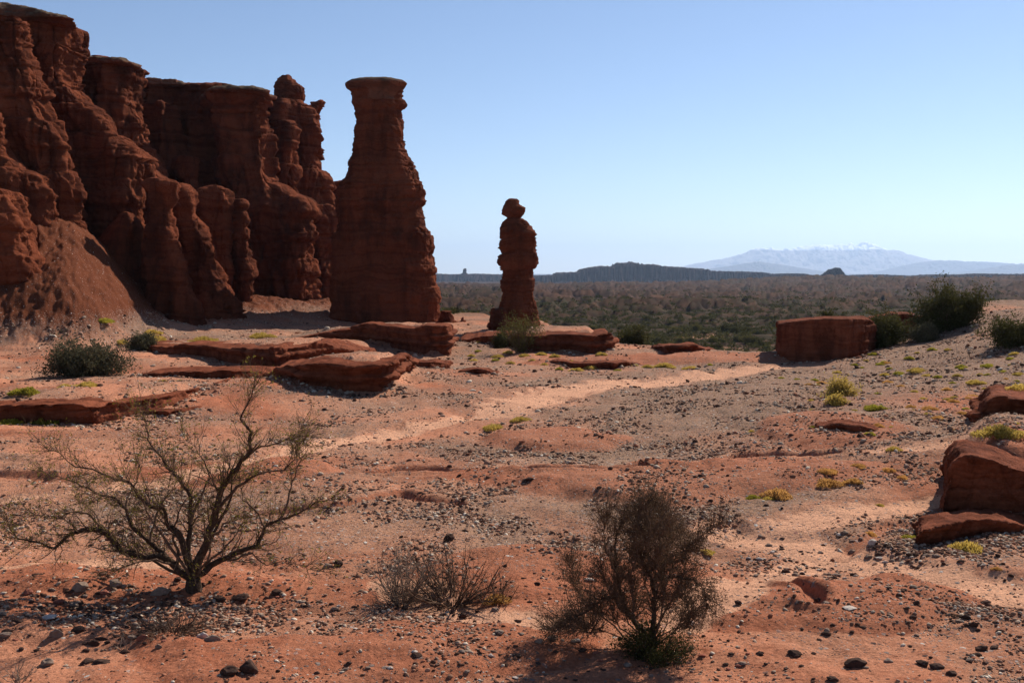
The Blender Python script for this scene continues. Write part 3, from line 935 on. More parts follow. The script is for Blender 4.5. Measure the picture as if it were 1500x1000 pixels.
# ------------------------------------------------------------------ far landforms
def mesa(name, label, prof, Y, depth, cat, seed, n=500, gully=1.0):
    """prof: (px, py) skyline points"""
    P = np.array(prof, float)
    a, b = ray(P[:, 0], P[:, 1])
    xs, hs = a * Y, CAMZ + b * Y
    pad = depth * .45
    x = np.linspace(xs[0] - pad, xs[-1] + pad, n)
    v = np.linspace(-1, 1, 70)
    X, W = np.meshgrid(x, v)
    Yy = Y + W * depth
    g0 = base_z(X, Yy) - 8
    H = np.interp(X, xs, hs, left=hs[0], right=hs[-1])
    S = (xs[-1] - xs[0])
    f = 1 / (S * .02)
    gl = gully * (.20 * fbm2(X * f, Yy * f, 4, seed) )
    cap = 1 - np.abs(W) + gl * 1.6
    cap = np.minimum(cap, (X - xs[0] + pad) / (2 * pad) * 1.6 + gl)
    cap = np.minimum(cap, (xs[-1] + pad - X) / (2 * pad) * 1.6 + gl)
    prof_ = .38 * sstep(0, .42, cap) + .50 * sstep(.42, .50, cap) + .12 * sstep(.5, .75, cap)
    Z = g0 + (H - g0) * prof_ + (H - g0) * (.09 * fbm2(X * f * 1.3, Yy * f * 1.3, 4, seed + 5) + .04) * sstep(.2, .5, cap)
    me = grid_mesh(name, X, Yy, Z)
    o = link(name, me, MAT_MESA)
    rebase(o, (float(xs.mean()), Y, float(g0.mean())))
    return tag(o, label, cat)


mesa('mesa', 'long blue shaded flat-topped mesa on the horizon beside the lone pinnacle',
     [(808, 404), (815, 401), (845, 400), (850, 396), (868, 393), (880, 392), (898, 392), (902, 388), (925, 387), (940, 390), (960, 390), (966, 392), (1000, 394), (1030, 396), (1036, 398.5), (1060, 399), (1090, 399.5), (1110, 400), (1120, 402), (1128, 406)], 3000, 210, 'mesa', 200, 700)
mesa('mesa', 'low blue plateau on the horizon between the big tower and the lone pinnacle', [(560, 403), (600, 403), (640, 402), (660, 403), (700, 402), (730, 403), (780, 404), (830, 405), (860, 406)], 3700, 350, 'mesa', 210, 500)
mesa('mesa', 'small low blue mesa left of the jagged butte on the horizon', [(1134, 406), (1138, 402.5), (1160, 402), (1178, 402.5), (1184, 406)], 2700, 120, 'mesa', 220, 200)
mesa('mesa', 'thin dark mesa edge right of the jagged butte on the horizon', [(1245, 406), (1250, 404), (1290, 403.5), (1325, 405), (1340, 406)], 2700, 120, 'mesa', 225, 200)
mesa('mesa', 'faint low mesa at the far right of the horizon', [(1345, 406), (1360, 403.5), (1400, 404), (1430, 402.5), (1480, 403), (1560, 402)], 2500, 150, 'mesa', 228, 300)
mesa('butte', 'small jagged butte on the horizon below the snowy mountain', [(1204, 404), (1210, 400), (1214, 397), (1221, 396), (1223, 394.5), (1230, 395), (1233, 399), (1237, 404)], 2200, 26, 'butte', 230, 160, gully=.7)
mesa('mesa', 'far pale blue mesa edge behind the long mesa', [(1020, 402), (1060, 402.5), (1110, 403), (1130, 405)], 4200, 260, 'mesa', 235, 200)
o = rock('chimney_rock', [loft([(393.0, 678.8, 682.6), (395, 677.8, 683.5), (400, 677.2, 684), (402, 673, 688), (406, 664, 698)], 3500, (.9, .5), 2.3, step=2.5)], 1.2, MAT_MESA,
         base=tuple(at(681, 405, 3500)), a_str=.8, a_flute=.8, a_big=1.2, a_fine=.6, fs=8, ss=8, seed=240)
tag(o, 'tiny blue chimney rock on the horizon between tower and lone pinnacle', 'rock pinnacle')


def mountain_material(name, snow_lo, snow_hi, dk=1.0):
    s = NT(name)
    zz = s.n('ShaderNodeSeparateXYZ'); s.lk(s.pos, zz.inputs[0])
    nf = s.noise(.0018, 6, .7)
    h = s.math('ADD', zz.outputs[2], s.math('MULTIPLY', s.math('SUBTRACT', nf, .5), (snow_hi - snow_lo) * 2.6))
    sn = s.math('DIVIDE', s.math('SUBTRACT', h, snow_lo), snow_hi - snow_lo)
    c = s.mix(s.noise(.001, 5), tuple(dk * q for q in (.20, .17, .155)), tuple(dk * q for q in (.32, .28, .26)))
    c = s.mix(s.ramp(sn, [(0.0, 0.0), (.6, 1.0)]), c, (.93, .95, .98))
    return s.out(c)


def mountain(name, prof, Y, depth, mat, seed, rough=.12, n=700):
    P = np.array(prof, float)
    a, b = ray(P[:, 0], P[:, 1])
    xs, hs = a * Y, CAMZ + b * Y
    x = np.linspace(xs[0], xs[-1], n)
    v = np.linspace(-1, 1, 110)
    X, W = np.meshgrid(x, v)
    Yy = Y + W * depth
    H = np.interp(X, xs, hs) + 20
    S = xs[-1] - xs[0]
    f = 26 / S
    wX = X + .5 / f * fbm2(X * f * .4, Yy * f * .4, 2, seed)
    rid = 1 - np.abs(fbm2(wX * f, Yy * f * .8, 5, seed + 1, .55)) * 1.7
    e = (1 - np.abs(W)) ** 1.15
    Z = -20 + H * e * (1 - rough * 2.2 * (1 - e) + rough * (rid - .8) * 2.4 * (.3 + 1.4 * (1 - e))) + (H * .018) * fbm2(X * f * 5, Yy * f * 5, 3, seed + 9) + 6
    Z = np.maximum(Z, -25)
    return kind(link(name, grid_mesh(name, X, Yy, Z), mat), 'structure')


M_SNOW = mountain_material('snowy_mountain', 505, 555)
M_HILL = mountain_material('bare_mountain', 5000, 5200, .35)
mountain('snowy_mountain', [(900, 406), (960, 402), (1000, 391), (1020, 385), (1060, 379), (1085, 371), (1108, 363), (1130, 362), (1160, 364), (1175, 360), (1200, 357), (1222, 359), (1246, 356), (1268, 354), (1290, 360), (1310, 365), (1340, 375), (1370, 382), (1400, 388), (1450, 396), (1560, 404)],
         26000, 3600, M_SNOW, 300)
mountain('blue_hills', [(960, 408), (1000, 398), (1040, 394), (1080, 388), (1110, 383), (1140, 387), (1170, 392), (1200, 397), (1240, 406)], 18500, 1900, M_HILL, 310, .14, 400)
mountain('blue_hills', [(1260, 408), (1290, 398), (1320, 390), (1350, 384), (1380, 381), (1420, 383), (1450, 384), (1480, 386), (1520, 386), (1600, 383), (1700, 390)], 20500, 1900, M_HILL, 320, .14, 400)
mountain('blue_hills', [(1385, 408), (1410, 400), (1440, 394), (1470, 389), (1500, 387), (1560, 388), (1640, 398)], 16500, 1500, M_HILL, 330, .14, 300)
mountain('blue_hills', [(400, 406), (600, 405), (700, 404.5), (800, 405), (900, 404.5), (1000, 405.5)], 21000, 1100, M_HILL, 340, .05, 300)

# ------------------------------------------------------------------ stones
def ico(sub):
    t = (1 + 5 ** .5) / 2
    v = [(-1, t, 0), (1, t, 0), (-1, -t, 0), (1, -t, 0), (0, -1, t), (0, 1, t), (0, -1, -t), (0, 1, -t), (t, 0, -1), (t, 0, 1), (-t, 0, -1), (-t, 0, 1)]
    v = [tuple(c / math.sqrt(1 + t * t) for c in q) for q in v]
    f = [(0, 11, 5), (0, 5, 1), (0, 1, 7), (0, 7, 10), (0, 10, 11), (1, 5, 9), (5, 11, 4), (11, 10, 2), (10, 7, 6), (7, 1, 8), (3, 9, 4), (3, 4, 2), (3, 2, 6), (3, 6, 8), (3, 8, 9), (4, 9, 5), (2, 4, 11), (6, 2, 10), (8, 6, 7), (9, 8, 1)]
    for _ in range(sub):
        c = {}; nf = []
        def mid(a, b):
            k = (min(a, b), max(a, b))
            if k not in c:
                p = [(v[a][i] + v[b][i]) / 2 for i in range(3)]; l = math.sqrt(sum(q * q for q in p))
                v.append(tuple(q / l for q in p)); c[k] = len(v) - 1
            return c[k]
        for a, b, d in f:
            x, y, z = mid(a, b), mid(b, d), mid(d, a)
            nf += [(a, x, z), (b, y, x), (d, z, y), (x, y, z)]
        f = nf
    return np.array(v), np.array(f)


def stone_shape(sub, seed):
    v, f = ico(sub)
    r = np.random.default_rng(seed)
    k = 1 + .30 * fbm3(v[:, 0] * 1.1 + seed * 3.7, v[:, 1] * 1.1, v[:, 2] * 1.1, 2, seed)
    v = v * k[:, None]
    for _ in range(4 if sub > 1 else 3):                       # broken facets
        n = r.normal(size=3); n /= np.linalg.norm(n); d = r.uniform(.55, .85)
        q = v @ n
        v = v - np.clip(q - d, 0, None)[:, None] * n * .9
    v *= np.array([1, r.uniform(.6, .95), r.uniform(.4, .75)])
    return v, f


def gravel_material():
    s = NT('gravel')
    g = s.n('ShaderNodeNewGeometry')
    c = s.ramp(g.outputs['Random Per Island'], [(0.0, (.050, .028, .020)), (.24, (.11, .058, .040)), (.42, (.22, .10, .06)), (.58, (.25, .165, .115)), (.76, (.38, .29, .215)), (.86, (.32, .115, .062)), (.94, (.50, .40, .30)), (1.0, (.62, .52, .41))])
    c = s.mix(.5, c, s.ramp(s.noise(40, 3), [(.3, .65), (.7, 1.2)]), 'MULTIPLY')
    return s.out(c)


MAT_GRAVEL = gravel_material()


def scatter_gravel(n):
    px = rng.uniform(-260, 1760, n)
    py = rng.uniform(455, 1030, n)
    X, Y = fast_ground(px, py)
    ok = (Y < 100)
    X, Y, px, py = X[ok], Y[ok], px[ok], py[ok]
    z, sand, clay, gr, far, veg, tls = ground_eval(X, Y, True)
    patch = np.clip(.42 + 1.7 * n2(X * .55, Y * .55, 91) + .9 * n2(X * 2.1, Y * 2.1, 92), .02, 1.3)
    # a stony patch round the foot of the bare tree
    tx, ty = gpt(200, 900)
    tp = np.exp(-(((X - tx) / 1.9) ** 2 + ((Y - ty) / .9) ** 2))
    ft = np.array(FEET)
    fd = np.full(len(X), 9.0)
    for c0 in range(0, len(ft), 40):
        fd = np.minimum(fd, np.hypot(X[:, None] - ft[None, c0:c0 + 40, 0], Y[:, None] + .25 - ft[None, c0:c0 + 40, 1]).min(1))
    patch = patch + .5 * np.exp(-(fd / .5) ** 2)
    p = (.05 * (1 - .9 * tls) * (1 - .75 * sand) + 1.1 * gr + .5 * np.exp(-(fd / .45) ** 2)) * patch + .22 * tp
    keep = rng.random(len(X)) < p
    X, Y, z, tp = X[keep], Y[keep], z[keep], tp[keep]
    s = .0115 * (Y / 11) ** .50 * np.exp(.62 * rng.normal(size=len(X))) * (1 + 1.3 * tp) * (1 + .5 * np.exp(-(fd[keep] / .5) ** 2))
    s = np.minimum(s, 4.2 * Y / FPX)
    groups = []
    near = s * FPX / Y > 1.7
    for sub, sel in ((1, near), (0, ~near)):
        idx = np.nonzero(sel)[0]
        for k, part in enumerate(np.array_split(idx, 6)):
            v, f = stone_shape(sub, 40 + k + 10 * sub)
            m = len(part)
            a = rng.uniform(0, math.tau, m); c, sn = np.cos(a), np.sin(a)
            til = rng.normal(0, .25, m)
            q = np.repeat(v[None], m, 0) * (s[part] * rng.uniform(.8, 1.3, m))[:, None, None]
            q[:, :, 2] += til[:, None] * q[:, :, 0]
            x = q[:, :, 0] * c[:, None] - q[:, :, 1] * sn[:, None] + X[part][:, None]
            y = q[:, :, 0] * sn[:, None] + q[:, :, 1] * c[:, None] + Y[part][:, None]
            zz = q[:, :, 2] + (z[part] + s[part] * .08)[:, None]
            V = np.stack([x, y, zz], -1).reshape(-1, 3)
            F_ = (f[None] + (np.arange(m) * len(v))[:, None, None]).reshape(-1, 3)
            groups.append((V, F_))
    V = []; T = []; k = 0
    for v, f in groups:
        V.append(v); T.append(f + k); k += len(v)
    kind(link('gravel', mesh_np('gravel', np.concatenate(V), np.concatenate(T), True), MAT_GRAVEL), 'stuff')


scatter_gravel(460000)

STONES = []
for k in range(10):
    v, f = stone_shape(3, 60 + k)
    v = v * (1 + .05 * fbm3(v[:, 0] * 4, v[:, 1] * 4, v[:, 2] * 4, 3, k))[:, None]
    STONES.append((v, f))
_cache = {}


def stone(px, py, wpx, tone, label, group=None, flat=1.0, cat='stone', name='stone', k=None):
    X, Y = gpt(px, py)
    k = random.randrange(10) if k is None else k
    key = (k, tone)
    if key not in _cache:
        v, f = STONES[k]
        me = mesh_np(name, v, f)
        me.materials.append(MAT_STONE[tone])
        _cache[key] = me
    o = link(name, _cache[key])
    r = wpx / 2 * Y / FPX
    z = gz(X, Y)
    o.scale = (r, r, r * flat)
    o.location = (X, Y, z + r * flat * .28)
    o.rotation_euler = (random.uniform(-.15, .15), random.uniform(-.15, .15), random.uniform(-.5, .5))
    return tag(o, label, cat, group)


for d in [
    (334, 989, 32, 0, 'dark flat rounded stone, left one of the touching pair at the bottom edge', .75),
    (367, 984, 31, 0, 'dark blocky stone, right one of the touching pair at the bottom edge', 1.1),
    (297, 937, 18, 2, 'pale rounded stone leaning against a pinkish one below the bare tree', 1.3),
    (311, 941, 23, 1, 'pinkish grey stone right of a paler one below the bare tree', .9),
    (149, 969, 26, 0, 'dark flat stone with a lit top, near the lower left corner', .7),
    (127, 970, 18, 0, 'dark pointed stone left of the dark flat stone near lower left', .9),
    (68, 973, 24, 1, 'mottled grey stone near the lower left corner', .8),
    (83, 931, 20, 1, 'tall grey brown stone among the tree shadows on the left', 1.2),
    (114, 924, 18, 0, 'dark egg shaped stone right of the tall grey brown one', 1.0),
    (70, 905, 28, 2, 'long pale flat stone among dark stones left of the bare tree', .45),
    (235, 869, 26, 1, 'large grey stone at the left foot of the bare tree', .8),
    (117, 866, 24, 1, 'grey stone stack, furthest up left of the bare tree', .9),
    (169, 858, 22, 1, 'rounded grey pink stone behind the stony patch left of the tree', 1.1),
    (352, 877, 26, 0, 'dark broken rock right of the bare tree foot', .8),
    (405, 870, 19, 0, 'dark angular stone standing right of the bare tree', 1.0),
    (321, 879, 22, 0, 'dark stone tucked under the right side of the tree foot', .8),
    (7, 932, 20, 1, 'grey stone cut by the left edge of the picture', .9),
    (26, 911, 17, 0, 'small black stone near the left edge', .9),
    (200, 904, 19, 0, 'dark stone at the tip of the brush pile', .8),
    (495, 828, 14, 0, 'upright dark stone, right one of two left of the dry bush', 1.1),
    (480, 830, 15, 1, 'grey stone, left one of two left of the dry bush', .8),
    (657, 792, 17, 0, 'black blocky stone on the red mound behind the dry bush', 1.2),
    (682, 778, 11, 0, 'small black flat stone behind the black blocky one', .6),
    (678, 904, 13, 0, 'dark square stone on bare sand below the dry bush', 1.2),
    (731, 928, 16, 1, 'smooth light grey pebble on sand in the centre foreground', 1.0),
    (809, 936, 15, 1, 'lit grey stone just left of the dark bush shadow', .9),
    (789, 941, 13, 1, 'lit grey stone left of the similar one by the bush shadow', .8),
    (757, 961, 17, 0, 'dark flat stone in the cluster at the bottom centre', .6),
    (787, 855, 9, 0, 'small black stone alone on sand between the two bushes', 1.1),
    (863, 850, 15, 2, 'pale stone half hidden by the big bush branches', .7),
    (776, 704, 15, 0, 'black flat stone on the edge of the red rill', .6),
    (632, 879, 14, 0, 'black stone under the dry bush twigs', .9),
    (610, 960, 17, 0, 'thin dark slab stone at the bottom left of centre', .4),
    (1081, 885, 12, 0, 'black upright stone on pale sand right of the big bush', 1.3),
    (1210, 929, 16, 0, 'dark tilted oval stone on the sand, lower right', .9),
    (1163, 958, 22, 0, 'black flat stone lying in a red hollow, lower right', .55),
    (1252, 974, 36, 0, 'largest dark wedge shaped stone at the lower right', .6),
    (1437, 951, 22, 0, 'dark smooth oval stone near the lower right corner', .7),
    (1351, 973, 18, 0, 'dark lit edged stone, left one of the leaning row at lower right', .9),
    (1373, 977, 23, 0, 'brown flat stone, middle one of the leaning row at lower right', .6),
    (1393, 987, 17, 0, 'dark stone, right one of the leaning row at lower right', .7),
    (1302, 969, 16, 1, 'grey rounded stone between the wedge stone and the leaning row', .8),
    (1416, 905, 14, 0, 'black round stone under the small dead twig bush', .9),
    (1426, 916, 13, 0, 'black square stone just below the round one by the dead twigs', 1.1),
    (1443, 882, 16, 0, 'dark flat stone right of the small dead twig bush', .6),
    (1245, 891, 24, 2, 'long pale sliver of stone on the sand, right of centre', .35),
    (1220, 996, 19, 0, 'dark stone cut by the bottom edge, lower right', .8),
    (1277, 796, 14, 2, 'pale rounded stone on the sandy wash', .9),
    (1372, 815, 13, 1, 'light topped stone, right of a touching pair in the wash', .7),
    (1357, 813, 12, 1, 'light topped stone, left of a touching pair in the wash', .6),
    (1225, 842, 17, 1, 'grey flat stone on the near bank of the sandy wash', .6),
    (1151, 838, 14, 0, 'dark stone in the stony strip near the bend of the wash', .9),
]:
    stone(*d[:5], flat=d[5])

# the many others, alike within their stretch of ground
ZONES = [
    (52, (0, 250, 855, 955), (9, 19), 'dark fist sized stone in the stony patch shaded by the bare tree', 'stones in the tree shadow patch', (0, 0, 0, 1, 3)),
    (26, (250, 500, 850, 930), (7, 15), 'stone on the sand to the right of the bare tree foot', 'stones right of the bare tree', (0, 0, 1, 1, 3)),
    (40, (480, 860, 880, 996), (7, 13), 'small stone on bare sand in the centre foreground', 'stones in the centre foreground', (0, 0, 1, 1, 2)),
    (34, (860, 1180, 950, 998), (7, 14), 'small stone at the bottom edge under the dark bush', 'stones at the bottom edge under the dark bush', (0, 0, 1, 3)),
    (36, (1180, 1500, 860, 998), (7, 14), 'small dark stone on the sand of the lower right', 'stones of the lower right sand', (0, 0, 0, 1, 1)),
    (34, (1080, 1350, 775, 850), (7, 12), 'stone lying in the strip beside the sandy wash', 'stones beside the sandy wash', (0, 0, 1, 1, 2)),
    (30, (1395, 1500, 745, 830), (7, 14), 'stone on the slope below the outcrop at the right edge', 'stones below the right outcrop', (0, 0, 1, 1)),
]
for n, (x0, x1, y0, y1), (w0, w1), lab, grp, tones in ZONES:
    for _ in range(n):
        stone(random.uniform(x0, x1), random.uniform(y0, y1), w0 + (w1 - w0) * random.random() ** 2, random.choice(tones), lab, grp, random.uniform(.5, 1.0))


# ------------------------------------------------------------------ plants
class Sticks:
    def __init__(s):
        s.a = []; s.b = []; s.r = []; s.q = []

    def seg(s, p, q, r0, r1):
        s.a.append(p); s.b.append(q); s.r.append(r0); s.q.append(r1)

    def mesh(s, name, sides=4):
        A = np.array(s.a, float); B = np.array(s.b, float)
        R = np.array(s.r)[:, None, None]; Q = np.array(s.q)[:, None, None]
        D = B - A; L = np.linalg.norm(D, axis=1, keepdims=True) + 1e-9; D = D / L
        B = B + D * np.minimum(L * .06, .01)
        up = np.where(np.abs(D[:, 2:3]) > .9, np.array([[1., 0, 0]]), np.array([[0, 0, 1.]]))
        U = np.cross(D, up); U /= np.linalg.norm(U, axis=1, keepdims=True)
        W = np.cross(D, U)
        th = np.arange(sides) * math.tau / sides
        ring = U[:, None] * np.cos(th)[None, :, None] + W[:, None] * np.sin(th)[None, :, None]
        V = np.concatenate([A[:, None] + ring * R, B[:, None] + ring * Q], 1)
        i = np.arange(sides); j = (i + 1) % sides
        f = np.stack([i, i + sides, j + sides, j], 1)
        n = len(A)
        F_ = (f[None] + (np.arange(n) * 2 * sides)[:, None, None]).reshape(-1, 4)
        return mesh_np(name, V.reshape(-1, 3), F_)


def rot_rand(d, ang):
    """a unit vector roughly ang away from d"""
    r = np.array([random.gauss(0, 1) for _ in range(3)])
    r -= d * (r @ d)
    r /= np.linalg.norm(r) + 1e-9
    return d * math.cos(ang) + r * math.sin(ang)


def grow(levels, leaves, p, d, L, r, lv, maxlv, kids, up=.10, wig=.22, shrink=.55, nseg=4, leaf_lv=2, zmin=None):
    """a wiggling branch with side branches; levels[min(lv, ..)] collects its pieces"""
    st_ = levels[min(lv, len(levels) - 1)]
    seg = L / nseg
    for i in range(nseg):
        d = rot_rand(d, abs(random.gauss(0, wig)))
        d = d + np.array([0, 0, up]); d /= np.linalg.norm(d)
        q = p + d * seg
        if zmin is not None and q[2] < zmin:
            d[2] = abs(d[2]) * .3 + .1; d /= np.linalg.norm(d); q = p + d * seg
        r1 = r * (1 - .5 / nseg) if i < nseg - 1 else r * .7
        st_.seg(p, q, r, r1)
        if lv >= leaf_lv:
            leaves.append(p + (q - p) * random.random())
        if lv < maxlv:
            for _ in range(kids[min(lv, len(kids) - 1)]):
                if random.random() < .75:
                    grow(levels, leaves, p + (q - p) * random.random(), rot_rand(d, random.uniform(.45, 1.05)), L * shrink * random.uniform(.6, 1.15), r1 * .58,
                         lv + 1, maxlv, kids, up, wig, shrink, max(2, nseg - 1), leaf_lv, zmin)
        p, r = q, r1
    leaves.append(p)


def leaf_mesh(name, P, size, per=2, spread=.03, rg=rng, updir=.0, aspect=.45):
    """many little leaf blades round the points P"""
    P = np.repeat(np.asarray(P, float), per, 0)
    n = len(P)
    P = P + rg.normal(0, spread, (n, 3))
    d = rg.normal(size=(n, 3)); d[:, 2] += updir
    d /= np.linalg.norm(d, axis=1, keepdims=True)
    w = np.cross(d, rg.normal(size=(n, 3))); w /= np.linalg.norm(w, axis=1, keepdims=True)
    s = size * rg.uniform(.6, 1.4, (n, 1))
    w = w * s * aspect * .5
    V = np.stack([P, P + d * s * .55 + w, P + d * s, P + d * s * .55 - w], 1).reshape(-1, 3)
    return mesh_np(name, V, np.arange(4 * n).reshape(n, 4), False)


# --- plants whose limbs are drawn after the photograph
def guided(name, label, cat, px, py, f, trunk, limbs, tr_r, thick, ntw, twL, twr, kids, maxlv, leaf, seed, split=.03):
    """f: zoomed pixel -> photo pixel; limbs: (points, start radius m, depth drift m)"""
    random.seed(seed)
    X, Y = gpt(px, py)
    z0 = gz(X, Y)
    root = tag(empty(name, (X, Y, z0)), label, cat)
    O = np.array([X, Y, z0])
    tr, tw = Sticks(), Sticks()
    tp = [np.array(at(*f(*q), Y)) for q in trunk]
    tp[0] = np.array([tp[0][0], Y, z0 - .1])
    n = len(tp) - 1
    for i in range(n):
        tr.seg(tp[i] - O, tp[i + 1] - O, tr_r * (1 - .3 * i / n), tr_r * (1 - .3 * (i + 1) / n))
    for dx, dy in ((-.9, -.3), (.9, -.45), (.3, .8), (-.5, .7), (1.2, .1)):
        tr.seg((tp[0] * .4 + tp[1] * .6) - O + np.array([dx, dy, 0]) * tr_r * .25, tp[0] - O + np.array([dx, dy, 0]) * tr_r * 1.7, tr_r * .5, tr_r * .2)
    leaves = []
    limb_objs = []
    for pts, r0, dd in limbs:
        br = Sticks()
        n = len(pts)
        W = [np.array(at(*f(*q), Y + dd * ((i / (n - 1)) ** .8) + random.uniform(-.02, .02))) - O for i, q in enumerate(pts)]
        for i in range(n - 1):
            ra = thick * r0 * (1 - .88 * i / (n - 1)) ** 1.25; rb = thick * r0 * (1 - .88 * (i + 1) / (n - 1)) ** 1.25
            a, b = W[i], W[i + 1]
            m1 = a * .67 + b * .33 + np.array([random.uniform(-1, 1) for _ in range(3)]) * np.linalg.norm(b - a) * .06
            m2 = a * .33 + b * .67 + np.array([random.uniform(-1, 1) for _ in range(3)]) * np.linalg.norm(b - a) * .07
            br.seg(a, m1, ra, ra * .67 + rb * .33); br.seg(m1, m2, ra * .67 + rb * .33, ra * .33 + rb * .67); br.seg(m2, b, ra * .33 + rb * .67, rb)
            if i >= 1:
                d = (b - a) / (np.linalg.norm(b - a) + 1e-9)
                for _ in range(ntw[1] if i > 2 else ntw[0]):
                    st_ = a + (b - a) * random.random()
                    grow([tw], leaves, st_, rot_rand(d, random.uniform(.35, 1.15)), random.uniform(*twL), max(twr, rb * .3), 0, maxlv, kids, up=.08, wig=.30, shrink=.55, nseg=4, leaf_lv=1, zmin=.03)
        d = W[-1] - W[-2]; d /= np.linalg.norm(d)
        for _ in range(3):
            grow([tw], leaves, W[-1], rot_rand(d, random.uniform(.1, .7)), random.uniform(*twL), twr * 1.2, 0, maxlv, kids, up=.06, wig=.28, nseg=4, leaf_lv=1, zmin=.03)
        if r0 >= split:
            link('limb', br.mesh('limb', 8), MAT_BARK, root)
        else:
            tw.a += br.a; tw.b += br.b; tw.r += br.r; tw.q += br.q
    link('trunk', tr.mesh('trunk', 10), MAT_BARK, root)
    link('twigs', tw.mesh('twigs', 4), MAT_TWIG, root)
    mat, size, per, spread, keep = leaf
    P = np.array(leaves)
    rr = np.random.default_rng(seed)
    P = P[rr.random(len(P)) < keep]
    link('leaves', leaf_mesh('leaves', P, size, per, spread, rr), mat, root)
    return root


guided('bare_tree', 'nearly leafless spreading small tree with twisted dark limbs, left foreground', 'tree', 284, 861,
       lambda a, b: (a / 2.272, 560 + b / 2.272), [(646, 700), (644, 680), (643, 655)], [
    ([(644, 645), (690, 530), (718, 430), (740, 350), (772, 300), (825, 242), (836, 165), (800, 122), (826, 68), (848, 12)], .066, -.25),
    ([(648, 645), (735, 590), (800, 560), (856, 545), (880, 480), (932, 455), (1000, 432), (1040, 405), (1100, 385)], .052, .35),
    ([(724, 425), (790, 345), (860, 305), (945, 292), (985, 250), (990, 215)], .029, .1),
    ([(825, 242), (870, 212), (930, 200), (975, 180), (1003, 155)], .020, .0),
    ([(640, 640), (628, 520), (634, 470), (636, 385), (598, 318), (556, 284), (540, 250), (492, 190), (486, 130), (465, 92)], .046, .30),
    ([(636, 650), (560, 590), (500, 530), (440, 480), (420, 420), (385, 385), (330, 372), (270, 345), (215, 320), (140, 296)], .048, .55),
    ([(632, 650), (540, 578), (470, 580), (400, 560), (352, 500), (300, 488), (240, 500), (180, 552), (120, 530), (60, 520), (34, 490), (20, 440)], .060, -.45),
    ([(640, 640), (600, 520), (560, 480), (545, 420), (480, 400), (430, 330), (385, 325), (330, 300), (250, 280), (200, 235), (160, 222)], .038, -.35),
    ([(690, 530), (742, 470), (800, 452)], .028, -.3),
    ([(634, 470), (668, 380), (700, 318), (680, 260), (650, 215), (612, 180)], .026, .4),
    ([(760, 592), (840, 568), (888, 608), (960, 596), (1030, 620)], .018, -.4),
    ([(600, 610), (520, 588), (450, 600), (400, 618), (366, 640)], .022, -.6),
    ([(880, 480), (846, 420), (808, 390), (800, 340)], .020, .1),
    ([(932, 455), (960, 390), (972, 330), (1000, 260), (1010, 200)], .022, .2),
    ([(655, 640), (712, 500), (770, 380), (774, 300), (760, 262)], .034, .5),
    ([(500, 530), (520, 440), (560, 370), (566, 300)], .024, .3),
    ([(420, 420), (440, 350), (470, 290), (460, 262)], .020, .4),
    ([(565, 480), (600, 500), (640, 600)], .055, -.15),
    ([(352, 500), (300, 440), (240, 430), (190, 452), (120, 440)], .020, -.4),
    ([(590, 610), (580, 480), (610, 400), (600, 340)], .026, -.2),
    ([(636, 660), (540, 610), (450, 560), (380, 520), (320, 440), (280, 400)], .03, .8),
    ([(650, 660), (740, 560), (790, 500), (830, 430)], .028, .7),
    ([(640, 660), (560, 540), (500, 450), (470, 380), (420, 330)], .028, -.6),
    ([(648, 655), (700, 560), (680, 470), (690, 400)], .028, -.5),
], .125, .85, (6, 8), (.14, .46), .0036, (2, 1), 2, (MAT_LEAF_TREE, .028, 2, .020, .10), 21)


def bush(name, label, cat, px, py, h, w, stems, maxlv, kids, r, twig_mat, leaf_mat, leaf_size, per, spread, seed, tilt=.9, up=.12, leaf_lv=1, nseg=4, group=None, shrink=.55, keep=1.0, lean=(0, 0), Y=None, limbs=None, wig=.34, shape=.35):
    random.seed(seed)
    if Y is None:
        X, Y = gpt(px, py)
    else:
        X = float(ray(px, py)[0]) * Y
    z0 = gz(X, Y)
    root = tag(empty(name, (X, Y, z0)), label, cat, group)
    big, tw = Sticks(), Sticks()
    leaves = []
    for k in range(stems):
        a = random.uniform(0, math.tau)
        t = tilt * random.random() ** .6
        d = np.array([math.cos(a) * math.sin(t) * w / h + lean[0], math.sin(a) * math.sin(t) * w / h + lean[1], math.cos(t)])
        L = h * (.62 + .3 * random.random()) * math.hypot(d[0], d[1] * .5 + d[2]) ** shape
        d /= np.linalg.norm(d)
        p = np.array([math.cos(a) * .06 * w, math.sin(a) * .06 * w, -.03])
        grow([big, tw, tw], leaves, p, d, L, r * random.uniform(.7, 1.2), 0, maxlv, kids, up, wig, shrink, nseg, leaf_lv, zmin=.02)
    link('stems', big.mesh('stems', 5), twig_mat, root)
    link('twigs', tw.mesh('twigs', 3), twig_mat, root)
    if leaf_mat:
        P = np.array(leaves)
        rr = np.random.default_rng(seed)
        P = P[rr.random(len(P)) < keep]
        link('leaves', leaf_mesh('leaves', P, leaf_size, per, spread, rr), leaf_mat, root)
    return root


